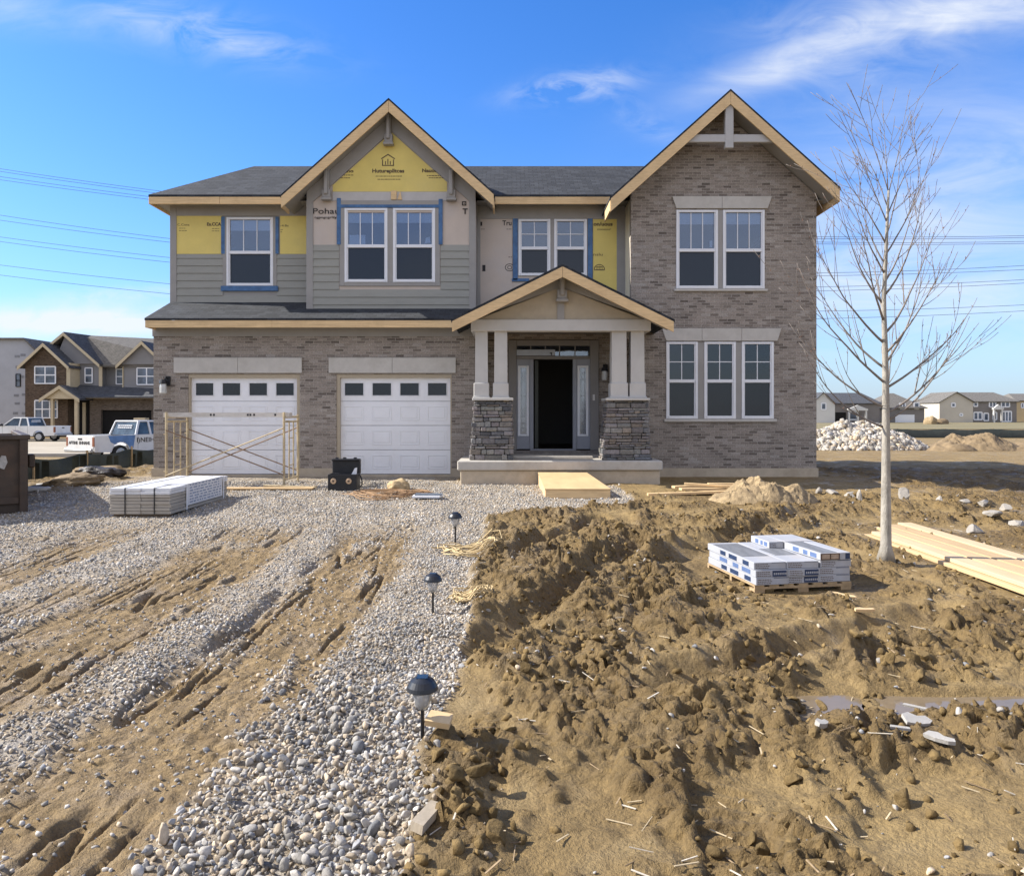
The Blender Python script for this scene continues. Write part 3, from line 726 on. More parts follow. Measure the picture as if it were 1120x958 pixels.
# grey band below gable board, wood offcut
MB().box(WX(364, BUY), WX(489, BUY), BUY-.016, BUY-.004, WZ(220, BUY), zb-.004).build('sheathing_strip', pm('grey strip', (.46, .44, .42), .8, .08, 4), house)
mb = MB(); mb.box(WX(428, BUY), WX(434, BUY), BUY-.05, BUY-.018, WZ(219, BUY), WZ(209.5, BUY)); mb.prism([(WX(435, BUY), WZ(219, BUY)), (WX(438, BUY), WZ(209.5, BUY)), (WX(440, BUY), WZ(219, BUY))], BUY-.04, BUY-.018)
mb.build('wood_block', PINEX, house)
prt(tb, 'Pohau', 341.8, 234.2, BUY, 6.6, 28.5, INKB); prt(tb, 'ngpngngrllly', 344, 239.2, BUY, 2.6, 24, INKB)
prt(tb, 'T', 506, 234.3, BUY, 6.2, 5.6, INKB, .004); prt(tb, 'ᴖ', 505, 226, BUY, 4, 5, INKB) if False else None
mb = MB(); q = (WX(505.3, BUY), WX(510, BUY), WZ(225.2, BUY), WZ(220.6, BUY))
for r_ in ((q[0], q[1], q[3]-.02, q[3]), (q[0], q[1], q[2], q[2]+.018), (q[0], q[0]+.02, q[2], q[3]), (q[1]-.02, q[1], q[2], q[3]), (q[0]+.04, q[1]-.04, q[2]+.03, q[3]-.035)): mb.box(r_[0], r_[1], BUY-.0145, BUY-.0125, r_[2], r_[3])
mb.build('printed_emblem', INKB, tb)
# middle recess boards
pb = board(WX(525.5, UPY), WX(560.5, UPY), 3.85, WZ(240, UPY), UPY, TANB)
prt(pb, 'Tru', 549.5, 246.8, UPY, 5.6, 10, INKB, .003); prt(pb, 'ı', 525.2, 246.8, UPY, 5.4, 2.4, INKB, .012); prt(pb, '1', 525.6, 296.4, UPY, 6.2, 3.4, INKB, .012)
prl(pb, 526, 530, 251, UPY, INKB); prl(pb, 554, 560, 251, UPY, INKB); prl(pb, 556, 560, 281.5, UPY, INKB)
mb = MB(); cxm, czm = WX(557.5, UPY), WZ(292.8, UPY)
for i in range(20):
    a0, a1 = i*math.pi/10, (i+1)*math.pi/10
    for rr, th in ((.095, .016), (.045, .014)):
        mb.beam((cxm+rr*math.cos(a0)*1.1, UPY-.0135, czm+rr*math.sin(a0)*.85), (cxm+rr*math.cos(a1)*1.1, UPY-.0135, czm+rr*math.sin(a1)*.85), .002, th, up=(math.cos(a0), 0, math.sin(a0)))
mb.build('printed_emblem', INKB, pb)
yb3 = board(WX(648.5, UPY), WX(674.5, UPY), 3.85, WZ(240, UPY), UPY, YELLOW)
prt(yb3, 'on/uous', 649, 247.2, UPY, 4.2, 21, INK, .004); prt(yb3, 'nsxuuur', 653, 252.2, UPY, 2.6, 15, INK); prt(yb3, 'nslu', 648.6, 280, UPY, 3.2, 10, INK)
mb = MB(); cxm, czm = WX(655.5, UPY), WZ(296, UPY); rr = .12
mb.box(cxm-rr, cxm+rr, UPY-.0145, UPY-.0125, czm-.0, czm+.02); mb.box(cxm-.075, cxm+.075, UPY-.0145, UPY-.0125, czm+.07, czm+.085)
for i in range(10):
    a0, a1 = i*math.pi/10, (i+1)*math.pi/10
    mb.beam((cxm+rr*math.cos(a0), UPY-.0135, czm+.02+rr*math.sin(a0)*.95), (cxm+rr*math.cos(a1), UPY-.0135, czm+.02+rr*math.sin(a1)*.95), .002, .018, up=(math.cos(a0), 0, math.sin(a0)))
for i in range(-2, 3): mb.box(cxm+i*.035-.004, cxm+i*.035+.004, UPY-.0145, UPY-.0125, czm+.02, czm+.11-abs(i)*.012)
mb.build('printed_emblem', INK, yb3)

# --- windows
def window(r, Y, grid, shade=0.0, parent=None, glass=None, fr=.052, label=None, name='window', depth=.09):  # shade: height of the pale strip painted as a reflection
    x0, x1, z0, z1 = r; parent = parent or house; ya, yb_ = Y-.03, Y+depth
    zm = (z0+z1)/2 - (z1-z0)*.01; rail = .035
    mb = MB()
    mb.bbox(x0, x0+fr, ya, yb_, z0, z1, .006); mb.bbox(x1-fr, x1, ya, yb_, z0, z1, .006)
    mb.bbox(x0+fr-.002, x1-fr+.002, ya+.002, yb_, z1-fr, z1-.001, .006); mb.bbox(x0+fr-.002, x1-fr+.002, ya-.012, yb_, z0+.001, z0+fr+.012, .006)
    mb.bbox(x0+fr-.002, x1-fr+.002, ya+.018, yb_-.01, zm-rail, zm+rail, .005)
    # sash stiles
    for (a, b_) in ((x0+fr, x0+fr+.022), (x1-fr-.022, x1-fr)):
        mb.box(a, b_, ya+.03, yb_-.02, z0+fr+.012, zm-rail); mb.box(a, b_, ya+.022, yb_-.03, zm+rail, z1-fr)
    w = mb.build(name, WHITE, parent)
    if label: w['label'] = label
    gx0, gx1 = x0+fr+.022, x1-fr-.022
    MB().box(gx0, gx1, Y+.022, Y+.026, zm+rail, z1-fr).build('upper_pane', glass or GLASS, w)
    MB().box(gx0, gx1, Y+.042, Y+.046, z0+fr+.012, zm-rail).build('screened_lower_pane', SCREEN, w)
    mb = MB(); nxg, nzg = grid
    for i in range(1, nxg): xx = gx0+(gx1-gx0)*i/nxg; mb.box(xx-.009, xx+.009, Y+.012, Y+.020, zm+rail, z1-fr)
    for i in range(1, nzg): zz = zm+rail+(z1-fr-zm-rail)*i/nzg; mb.box(gx0, gx1, Y+.0105, Y+.0185, zz-.009, zz+.009)
    if nxg*nzg > 1: mb.build('muntin_grid', WHITE, w)
    if shade: MB().box(gx0-.01, gx1+.01, Y+.055, Y+.06, z1-fr-(z1-fr-zm)*shade, z1-.01).build('reflection_strip', REFL_PAPER, w)  # pale strip standing in for a reflection across the upper pane
    return w
window(W_UL[0], UPY, (3, 1), .32, label='single window on the far left of the upper floor')
for i, r in enumerate(W_BU):
    w = window(r, BUY, (3, 1), .33, label=('left', 'right')[i] + ' window of the pair under the middle gable')
    if i == 0: MB().box(r[0]+.10, r[0]+.46, BUY+.030, BUY+.034, (r[2]+r[3])/2+.03, (r[2]+r[3])/2+.24).build('paper_sticker', REFL_PAPER, w)
    else: MB().prism([(r[1]-.24, (r[2]+r[3])/2+.05), (r[1]-.11, (r[2]+r[3])/2+.07), (r[1]-.12, (r[2]+r[3])/2+.2), (r[1]-.21, (r[2]+r[3])/2+.18)], BUY+.030, BUY+.034).build('paper_sticker', REFL_PAPER, w)
for i, r in enumerate(W_MI): window(r, UPY, (2, 2), .0, label=('left', 'right')[i] + ' window of the pair above the porch')
for i, r in enumerate(W_WU):
    w = window(r, 0, (3, 1), .30, label=('left', 'right')[i] + ' window of the upper pair in the brick wing')
    if i == 0: MB().box(r[1]-.17, r[1]-.11, .030, .034, (r[2]+r[3])/2+.06, (r[2]+r[3])/2+.2).build('paper_sticker', REFL_PAPER, w)
for i, r in enumerate(W_WL): window(r, 0, (2, 2), .0, glass=GLASS2, label=('left', 'middle', 'right')[i] + ' window of the ground floor row of three')
# trim between and round windows
PL = []
PL.append((W_WU[0][1], W_WU[1][0], -.012, .1, W_WU[0][2], W_WU[0][3])); PL.append((W_WL[0][1], W_WL[1][0], -.012, .1, W_WL[0][2], W_WL[0][3])); PL.append((W_WL[1][1], W_WL[2][0], -.012, .1, W_WL[0][2], W_WL[0][3]))
a = W_MI; PL.append((a[0][1], a[1][0], UPY-.02, UPY+.1, a[0][2], a[0][3]))
a = W_BU; PL.append((a[0][1], a[1][0], BUY-.02, BUY+.1, a[0][2], a[0][3])); PL.append((a[0][0]-.11, a[0][0], BUY-.028, BUY, a[0][2]-.085, a[0][3]+.0)); PL.append((a[1][1], a[1][1]+.11, BUY-.028, BUY, a[0][2]-.085, a[0][3]+.0))
PL.append((a[0][0], a[1][1], BUY-.0275, BUY, a[0][2]-.085, a[0][2]-.001)); PL.append((a[0][0]-.11, a[1][1]+.11, BUY-.028, BUY, a[0][3]+.07, a[0][3]+.17))
a = W_UL[0]; PL.append((a[0]-.085, a[0], UPY-.028, UPY, a[2], a[3])); PL.append((a[1], a[1]+.085, UPY-.028, UPY, a[2], a[3]))
pieces('window_casing', GREIGE, house, PL)
PL = []
a = W_UL[0]; PL.append((a[0]-.12, a[0]-.035, UPY-.031, UPY-.026, z278, a[3]+.01)); PL.append((a[1]+.055, a[1]+.13, UPY-.031, UPY-.013, z278, a[3]+.01)); PL.append((a[0]-.12, a[1]+.12, UPY-.05, UPY, a[2]-.12, a[2]-.004))
a = W_BU; PL.append((a[0][0]-.12, a[1][1]+.12, BUY-.034, BUY-.026, a[0][3]+.005, a[0][3]+.075))
PL.append((a[0][0]-.17, a[0][0]-.08, BUY-.037, BUY-.029, WZ(268, BUY), a[0][3]+.22)); PL.append((a[1][1]+.08, a[1][1]+.17, BUY-.037, BUY-.029, WZ(268, BUY), a[0][3]+.2))
a = W_MI; PL.append((a[0][0]-.13, a[0][0]-.015, UPY-.034, UPY-.013, a[0][2]-.1, a[0][3]+.01)); PL.append((a[1][1]+.015, a[1][1]+.13, UPY-.034, UPY-.013, a[0][2]-.1, a[0][3]+.01)); PL.append((a[0][0]-.15, a[0][0]+.25, UPY-.034, UPY-.013, a[0][2]-.13, a[0][2]-.06))
pieces('blue_flashing_tape', BLUET, house, PL)
# corner boards
PL = []
PL.append((HX0-.01, WX(193.5, UPY), UPY-.03, UPY+.01, WZ(331.5, UPY), WZ(222, UPY))); PL.append((HX0-.015, HX0+.02, UPY+.01, UPY+.16, 4, 6.3))
PL.append((BX0-.01, BX0+.14, BUY-.03, BUY+.02, 3.8, 6.36)); PL.append((BX1-.14, BX1+.01, BUY-.03, BUY+.02, 3.55, 6.36)); PL.append((BX1-.01, BX1+.012, BUY+.02, UPY, 3.55, 6.36)); PL.append((BX0-.012, BX0+.01, BUY+.02, UPY, 3.9, 6.36))
PL.append((BX1+.012, WX(525.5, UPY), UPY-.025, UPY, 3.7, 6.3)); PL.append((WX(674.5, UPY), WX(684, UPY), UPY-.025, UPY, 3.7, 6.3))
pieces('corner_board', GREIGE, house, PL)
# frieze boards
PL = []
PL.append((HX0, BX0-.01, UPY-.02, UPY, WZ(236.5, UPY), EZ-.1)); PL.append((BX1+.012, x0, UPY-.028, UPY, WZ(240, UPY), EZ-.1))
PL.append((HX0-.02, BX1, -.02, 0, WZ(368, 0), WZ(352, 0)))
pieces('frieze_board', GREIGE, house, PL)
# rake boards of the middle gable
mb = MB()
for sgn in (-1, 1):
    xe = BX0 if sgn < 0 else BX1
    t = .36; 
    A = lambda x, d: (x, GZc - SL*abs(x-GXc) - d)
    mb.prism([A(GXc, .22), A(xe, .22), A(xe, .22+t), A(GXc, .22+t)], BUY-.032, BUY-.014)
mb.build('rake_board', GREIGE, house)

# --- roofs
def slab(pts, th, mb, dz=0.0):
    vs = [Vector(p) + Vector((0, 0, dz)) for p in pts]; n = len(vs)
    lo = [v - Vector((0, 0, th)) for v in vs]
    mb.add(vs + lo, [tuple(range(n)), tuple(range(2*n-1, n-1, -1))] + [(i, i+n, (i+1) % n+n, (i+1) % n) for i in range(n)])
BK = DEEP + .45
mb = MB()
E0, E1 = -8.2, 7.0
slab([(E0, .38, EZ), (-4.6, .38, EZ), (-4.6, RY, RZ), (RX0, RY, RZ)], .045, mb)
slab([(-.75, .38, EZ), (WXc, .38, EZ), (WXc, RY, RZ), (-.75, RY, RZ)], .045, mb)
slab([(-4.6, 1.6, EZ+(RZ-EZ)*(1.22/2.42)), (-.75, 1.6, EZ+(RZ-EZ)*(1.22/2.42)), (-.75, RY, RZ), (-4.6, RY, RZ)], .045, mb)
slab([(E0, BK, EZ), (E0, .38, EZ), (RX0, RY, RZ)], .045, mb)
slab([(WXc, BK, EZ), (E0, BK, EZ), (RX0, RY, RZ), (WXc, RY, RZ)], .045, mb)
mb.build('main_roof', SHING, house)
def gable_roof(cx, cz, xl, xr, y0, y1, name, mat=SHING, sl=SL, th=.05):
    mb = MB()
    zl, zr = cz - sl*(cx-xl), cz - sl*(xr-cx)
    slab([(xl, y0, zl), (cx, y0, cz), (cx, y1, cz), (xl, y1, zl)], th, mb); slab([(cx, y0, cz), (xr, y0, zr), (xr, y1, zr), (cx, y1, cz)], th, mb)
    return mb.build(name, mat, house)
gable_roof(GXc, GZc, -5.07, -.38, -.13, 5.2, 'gable_roof')
gable_roof(WXc, WZc, 2.08, 6.99, -.58, BK, 'wing_roof')
PXc, PZc = .97, 4.46; PS = .495
gable_roof(PXc, PZc, -1.17, 3.12, -2.13, UPY-.02, 'porch_roof', sl=PS)
# soffits under the gables
def gable_soffit(cx, cz, xl, xr, y0, y1, off, sl, name='soffit', mat=GREIGE):
    mb = MB(); cz -= off; zl, zr = cz - sl*(cx-xl), cz - sl*(xr-cx)
    slab([(xl, y0, zl), (cx, y0, cz), (cx, y1, cz), (xl, y1, zl)], .015, mb); slab([(cx, y0, cz), (xr, y0, zr), (xr, y1, zr), (cx, y1, cz)], .015, mb)
    return mb.build(name, mat, house)
gable_soffit(GXc, GZc, -5.03, -.42, -.098, UPY-.03, .2, SL); gable_soffit(WXc, WZc, 2.13, 6.93, -.548, .16, .2, SL); gable_soffit(PXc, PZc, -1.12, 3.07, -2.09, -1.62, .16, PS)
mb = MB()
slab([(E0+.03, .42, EZ-.13), (-4.6, .42, EZ-.13), (-4.6, UPY, EZ-.13), (E0+.03, UPY, EZ-.13)], .012, mb)
slab([(-.8, .42, EZ-.13), (2.7, .42, EZ-.13), (2.7, UPY, EZ-.13), (-.8, UPY, EZ-.13)], .012, mb)
slab([(E0+.03, UPY, EZ-.13), (HX0, UPY, EZ-.13), (HX0, BK-.1, EZ-.13), (E0+.03, BK-.1, EZ-.13)], .012, mb)
slab([(WXc+2.0, -.0, 6.30), (6.95, -.0, 6.30), (6.95, BK-.1, 6.30), (WXc+2.0, BK-.1, 6.30)], .012, mb)
slab([(WX(158, -.45)+.02, -.41, 3.51), (BX1, -.41, 3.51), (BX1, 0, 3.51), (WX(158, -.45)+.02, 0, 3.51)], .012, mb)
mb.build('eave_soffit', GREIGE, house)
# raw pine fascia
def rake_fascia(cx, cz, xl, xr, y, w, sl, name='rake_fascia', drop=.05):
    mb = MB(); t = .035
    for xe in (xl, xr):
        ze = cz - sl*abs(xe-cx) - drop; sg = 1 if xe > cx else -1
        mb.prism([(cx+sg*.003, cz-drop), (xe, ze), (xe, ze-w), (cx+sg*.003, cz-drop-w)], y-t/2, y+t/2)
    return mb.build(name, PINE, house)
rake_fascia(GXc, GZc, -5.05, -.40, -.112, .25, SL); rake_fascia(WXc, WZc, 2.10, 6.97, -.562, .27, SL); rake_fascia(PXc, PZc, -1.15, 3.10, -2.112, .20, PS)
PL = []
def fas(x0, x1, y, z1, h): PL.append((x0, x1, y, y+.035, z1-h, z1))
fas(E0, -6.6, .385, EZ-.046, .165); fas(-6.594, -4.95, .387, EZ-.047, .165); fas(-.47, 2.22, .385, EZ-.046, .165)
PL.append((E0, E0+.035, .42, BK, EZ-.21, EZ-.046))
PL.append((6.955, 6.99, -.54, BK, 6.10, 6.34)); PL.append((2.085, 2.12, -.54, .42, 5.92, 6.13)); PL.append((-5.06, -5.03, -.09, .42, 6.10, 6.31)); PL.append((-.42, -.39, -.09, .42, 6.10, 6.31))
pieces('eave_fascia', PINEX, house, PL)
# lower skirt roof over garage
SX0 = WX(158, -.45); zs0 = WZ(348, -.45); zs1 = WZ(330.5, UPY)
mb = MB()
slab([(SX0, -.45, zs0), (BX1+.02, -.45, zs0), (BX1+.02, BUY, zs0+(zs1-zs0)*.75/1.28), (BX0, BUY, zs0+(zs1-zs0)*.75/1.28), (BX0, UPY, zs1), (HX0, UPY, zs1)], .045, mb)
slab([(SX0, UPY, zs0), (SX0, -.45, zs0), (HX0, UPY, zs1)], .045, mb)
mb.build('skirt_roof', SHING, house)
mb = MB(); mb.box(SX0+.01, -5.15, -.44, -.405, zs0-.2, zs0-.047); mb.box(-5.144, WX(496, -.44), -.442, -.407, zs0-.2, zs0-.048)
mb.box(SX0+.01, SX0+.045, -.405, .8, zs0-.2, zs0-.047); mb.build('skirt_fascia', PINEX, house)

# --- gable ornaments
def bracket(px0, px1, py0, py1, Y0):
    xa, xb_ = WX(px0, Y0), WX(px1, Y0); zt, zb_ = WZ(py0, Y0), WZ(py1, Y0); w = xb_-xa; mb = MB()
    mb.bbox(xa+w*.22, xb_-w*.22, Y0-.10, Y0, zb_+.24, zt, .01); mb.bbox(xa+w*.05, xb_-w*.05, Y0-.13, Y0, zb_+.06, zb_+.24, .012)
    mb.bbox(xa+w*.3, xb_-w*.3, Y0-.19, Y0-.10, zb_+.12, zt-.05, .02); mb.bbox(xa-.01, xb_+.01, Y0-.15, Y0, zb_, zb_+.06, .01)
    return mb.build('gable_bracket', GREIGE, house)
bracket(420.5, 430.5, 124, 160.5, BUY-.03); bracket(353, 363, 186, 220.5, BUY-.03); bracket(489, 499, 186, 221, BUY-.03)
mb = MB(); Yt = -.47
mb.bbox(WX(792.5, Yt), WX(801.5, Yt), Yt-.06, Yt+.06, WZ(163, Yt), WZ(113, Yt), .008); mb.bbox(WX(746, Yt), WX(848, Yt), Yt-.045, Yt+.045, WZ(156.5, Yt), WZ(148, Yt), .008)
mb.build('king_post_truss', pm('truss paint', (.42, .41, .395), .6, .05, 3), house)
# lintels and sills (cast stone)
def lintel(x0, x1, y0, y1, Y, tap, n, nm='lintel'):
    xa, xb_ = WX(x0, Y), WX(x1, Y); za, zb_ = WZ(y1, Y), WZ(y0, Y); mb = MB(); w = (xb_-xa)/n; t = tap/sc(Y)
    for i in range(n):
        l0, l1 = xa+w*i, xa+w*(i+1); g = .004
        mb.prism([(l0+(t if i == 0 else g), za), (l1-(t if i == n-1 else g), za), (l1-(0 if i == n-1 else g), zb_), (l0+(0 if i == 0 else g), zb_)], Y-.045, Y+.03)
    return mb.build(nm, LIMEST, house)
lintel(191, 330.5, 391.5, 408, 0, 0, 2); lintel(360, 498.5, 391.5, 408, 0, 0, 2); lintel(735, 843.5, 215.5, 228.5, 0, 4.5, 2); lintel(724, 854, 359.5, 373, 0, 4.5, 3)
mb = MB(); mb.bbox(WX(726, 0), WX(849, 0), -.06, .02, WZ(461.5, 0), WZ(458.3, 0)); mb.bbox(WX(737, 0), WX(839, 0), -.05, .02, WZ(319, 0), WZ(316.3, 0)); mb.build('window_sill', LIMEST, house)

# --- garage doors
def garage_door(r, lbl):
    x0, x1, z0, z1 = r; Y = .10; mb = MB(); H = (z1-z0)/4; W = x1-x0
    for k in range(4):
        mb.bbox(x0, x1, Y, Y+.05, z0+k*H+.004, z0+(k+1)*H-.004, .006) if k < 3 else None
    d = None
    zt = z0+3*H; cw = W/4
    # top section with four openings
    hs = [(x0+cw*i+.085*1.2, x0+cw*(i+1)-.085*1.2, zt+H*.24, zt+H*.74) for i in range(4)]
    cells(mb, x0, x1, zt+.004, z1, hs, Y, Y+.05)
    for k in range(3):
        for i in range(4):
            a, b_ = x0+cw*i+.09, x0+cw*(i+1)-.09; c_, e = z0+k*H+.11, z0+(k+1)*H-.11
            fr = .022
            for q in ((a, b_, e-fr, e), (a, b_, c_, c_+fr), (a, a+fr, c_+fr, e-fr), (b_-fr, b_, c_+fr, e-fr)): mb.bbox(q[0], q[1], Y-.009, Y+.002, q[2], q[3], .005)
            mb.bbox(a+.05, b_-.05, Y-.008, Y+.002, c_+.05, e-.05, .006)
    dr = mb.build('garage_door', DOORW, house); dr['label'] = lbl
    mb = MB()
    for h in hs:
        f = .018
        for q in ((h[0]-f, h[1]+f, h[3], h[3]+f), (h[0]-f, h[1]+f, h[2]-f, h[2]), (h[0]-f, h[0], h[2], h[3]), (h[1], h[1]+f, h[2], h[3])): mb.bbox(q[0], q[1], Y-.012, Y+.001, q[2], q[3], .004)
    mb.build('window_frame', WHITE, dr)
    for h in hs: MB().box(h[0], h[1], Y+.02, Y+.025, h[2], h[3]).build('pane', SCREEN, dr)
    MB().box(x0+.01, x1-.01, Y-.004, Y+.04, z0-.022, z0+.006).build('bottom_seal', BLACK, dr)
    mb = MB(); mb.box(x0-.07, x0+.01, .02, .16, z0, z1+.04); mb.box(x1-.01, x1+.06, .02, .16, z0, z1+.04); mb.box(x0-.07, x1+.06, .015, .16, z1-.02, z1+.05)
    mb.build('garage_door_jamb', STUCCO, house)
garage_door(G1, 'left garage door, behind the scaffold'); garage_door(G2, 'right garage door, beside the porch')

# --- wall lamps
def lantern(x, y, z, s=1.0):
    mb = MB(); mb.bbox(x-.05*s, x+.05*s, y-.03, y, z+.02, z+.2*s, .01); mb.tube([(x, y-.02, z+.15*s), (x, y-.1*s, z+.19*s), (x, y-.14*s, z+.14*s)], .012*s)
    mb.lathe([(.02, .14*s), (.06*s, .12*s), (.075*s, .06*s), (.07*s, .05*s)], (x-.03*s, y-.14*s, z), 12)
    l = mb.build('wall_lantern', BLACK, house); l['label'] = 'black bracket lantern with a clear glass jar'
    MB().lathe([(.055*s, .05*s), (.062*s, -.02*s), (.06*s, -.12*s), (.045*s, -.14*s)], (x-.03*s, y-.14*s, z), 12).build('lantern_glass', pm('jar glass', (.5, .5, .48), .2, .1, 9, bmp=0), l)
lantern(WX(184, 0), -.001, WZ(423, 0), 1.15); lantern(WX(662, UPY), UPY-.001, WZ(409, UPY), 1.1)

# --- porch
py0, py1 = -1.8, UPY
SLZ = WZ(504, -1.8)
mb = MB(); mb.bbox(WX(500, -1.8), WX(725, -1.8), -1.8, -.04, SLZ-.19, SLZ, .02); mb.box(BX1+.02, x0-.02, -.04, UPY-.001, SLZ-.19, SLZ-.003); mb.build('porch_slab', SLABC, house)
mb = MB(); mb.bbox(WX(503.5, -1.74), WX(722, -1.74), -1.74, -.04, -.25, SLZ-.192, .015); mb.build('porch_base', CONC, house)
MB().bbox(WX(530, -.9), WX(648, -.9), -1.0, -.62, SLZ+.001, SLZ+.045, .01).build('threshold_board', pm('threshold', (.5, .46, .40), .7, .1, 6), house)
ENTZ = WZ(491, UPY)
mb = MB(); mb.box(WX(556, UPY), WX(655, UPY), UPY-.16, UPY+.02, SLZ-.01, ENTZ-.03); mb.build('door_sill', pm('sill', (.17, .15, .135), .8, .2, 12, dirt=(.35, .31, .26), dirt_amt=.6), house)
# stone piers
LEDGE = attr_mat('ledge stone', .85, 22, .3, .006)
def pier(xb0, xb1, xt0, xt1, y0, y1, z0, z1, lbl):
    mb = MB(); ins = .05
    mb.frustum((xb0+ins, xb1-ins, y0+ins, y1-ins), (xt0+ins, xt1-ins, y0+ins+.05, y1-ins-.05), z0, z1, (.06, .055, .05))
    z = z0
    while z < z1 - .02:
        h = min(random.choice((.045, .055, .07, .085, .11)), z1-z)
        t = (z+h/2-z0)/(z1-z0); a, b_ = xb0+(xt0-xb0)*t, xb1+(xt1-xb1)*t; c_, d = y0+.05*t, y1-.05*t
        for side in range(4):
            lo, hi = (a, b_) if side in (0, 2) else (c_, d); p = lo - random.uniform(0, .1)
            while p < hi - .01:
                w = random.uniform(.1, .34); q0, q1 = max(p, lo), min(p+w, hi); p += w
                if q1-q0 < .02: continue
                g = random.uniform(.32, .62); col = (g*.42*random.uniform(.95, 1.08), g*.40, g*.385*random.uniform(.92, 1.06))
                if random.random() < .12: col = (g*.45, g*.39, g*.33)
                if random.random() < .12: col = (g*.28, g*.285, g*.30)
                pr = random.uniform(-.012, .026); gp = .0035
                hz = h*random.uniform(.9, 1.02); zz = z + random.uniform(0, .006)
                bx = {0: (q0+gp, q1-gp, c_-pr, c_+.08), 2: (q0+gp, q1-gp, d-.08, d+pr), 1: (b_-.08, b_+pr, q0+gp, q1-gp), 3: (a-pr, a+.08, q0+gp, q1-gp)}[side]
                n0 = len(mb.v); mb.bbox(bx[0], bx[1], bx[2], bx[3], zz+.003, zz+hz-.003, .011, col)
                for i in range(n0, len(mb.v)):
                    v = mb.v[i]; mb.v[i] = (v[0]+random.uniform(-.006, .006), v[1]+random.uniform(-.006, .006), v[2]+random.uniform(-.004, .004))
        z += h
    o = mb.build('stone_pier', LEDGE, house); o['label'] = lbl; return o
PY0, PY1 = -1.62, -.9; kp = PY0
def porch_side(pb0, pb1, pt0, pt1, cols, lbl):
    zt = WZ(438, kp)
    pier(WX(pb0, kp), WX(pb1, kp), WX(pt0, kp), WX(pt1, kp), PY0, PY1, SLZ, zt, lbl)
    MB().bbox(WX(pt0-2, kp), WX(pt1+2, kp), PY0-.02, PY1+.02, zt, zt+.05, .008).build('pier_cap', PALE, house)
    for (c0, c1) in cols:
        a, b_ = WX(c0, kp+.08), WX(c1, kp+.08); w = b_-a; ym = (PY0+PY1)/2; zc = zt+.05; ztop = WZ(361.5, -1.6)
        for yy in (PY0+.08, PY1-.08-w):
            if yy != PY0+.08: continue
            mb = MB(); mb.frustum((a, b_, yy, yy+w), (a+.006, b_-.006, yy+.006, yy+w-.006), zc+.30, ztop)
            mb.bbox(a-.025, b_+.025, yy-.025, yy+w+.025, zc, zc+.30, .012); mb.bbox(a-.04, b_+.04, yy-.04, yy+w+.04, zc, zc+.035, .008)
            mb.build('porch_column', PALE, house)
porch_side(513.5, 562, 518.5, 559.5, ((519.5, 533.5), (540.5, 555)), 'left stone pier, nearer the garage')
porch_side(660, 712.5, 664.5, 709, ((669, 685.5), (690, 705)), 'right stone pier, nearer the brick wing')
# beam, tympanum, ceiling
zb0, zb1 = WZ(362, -1.62), WZ(349.5, -1.62)
mb = MB(); xa, xb_ = WX(515, -1.62), WX(712, -1.62)
mb.bbox(xa, xb_, -1.62, -1.35, zb0, zb1, .006); mb.bbox(xa, xa+.27, -1.35, -.02, zb0, zb1, .006); mb.bbox(xb_-.27, xb_, -1.35, -.02, zb0, zb1, .006); mb.build('porch_beam', PALE, house)
mb = MB(); o_ = .165
mb.prism([(xa+.02, zb1), (xb_-.02, zb1), (xb_-.02, PZc-PS*(xb_-.02-PXc)-o_), (PXc, PZc-o_), (xa+.02, PZc-PS*(PXc-xa-.02)-o_)], -1.58, -1.54); mb.build('tympanum_panel', STUCCO, house)
mb = MB()
for xe in (xa+.02, xb_-.02):
    z_ = lambda x, d: PZc - PS*abs(x-PXc) - d
    mb.prism([(PXc, z_(PXc, o_)), (xe, z_(xe, o_)), (xe, max(z_(xe, o_+.19), zb1)), (PXc, z_(PXc, o_+.19))], -1.60, -1.575)
mb.box(PXc-.07, PXc+.07, -1.61, -1.57, zb1, PZc-.25)
mb.build('tympanum_trim', GREIGE, house)
bracket(608.5, 620.5, 299, 331, -1.61)
mb = MB(); mb.box(xa+.2, xb_-.2, -1.4, UPY, zb1-.03, zb1-.005); mb.build('porch_ceiling', pm('porch ceiling', (.19, .165, .135), .8, .1, 3), house)
# --- entry: frame, sidelights, transom, open doorway
TR = pm('taupe entry trim', (.22, .205, .19), .6, .05, 3); TRB = pm('blue grey door paint', (.27, .28, .31), .5, .05, 3)
U = UPY; X = lambda p: WX(p, U); Z = lambda p: WZ(p, U)
mb = MB()
mb.bbox(X(556), X(565), U-.04, U+.12, ENTZ-.03, Z(372)); mb.bbox(X(645.5), X(655), U-.04, U+.12, ENTZ-.03, Z(372)); mb.bbox(X(565), X(645.5), U-.04, U+.12, Z(378), Z(372)); mb.bbox(X(565), X(645.5), U-.035, U+.12, Z(393), Z(389.5))
ef = mb.build('entry_frame', TR, house)
mb = MB(); mb.bbox(X(579.5), X(583.5), U-.03, U+.11, ENTZ, Z(393), .006); mb.bbox(X(626.5), X(630.5), U-.03, U+.11, ENTZ, Z(393), .006); mb.box(X(580), X(630), U-.03, U+.11, ENTZ-.03, ENTZ)
mb.build('door_jamb', TRB, ef)
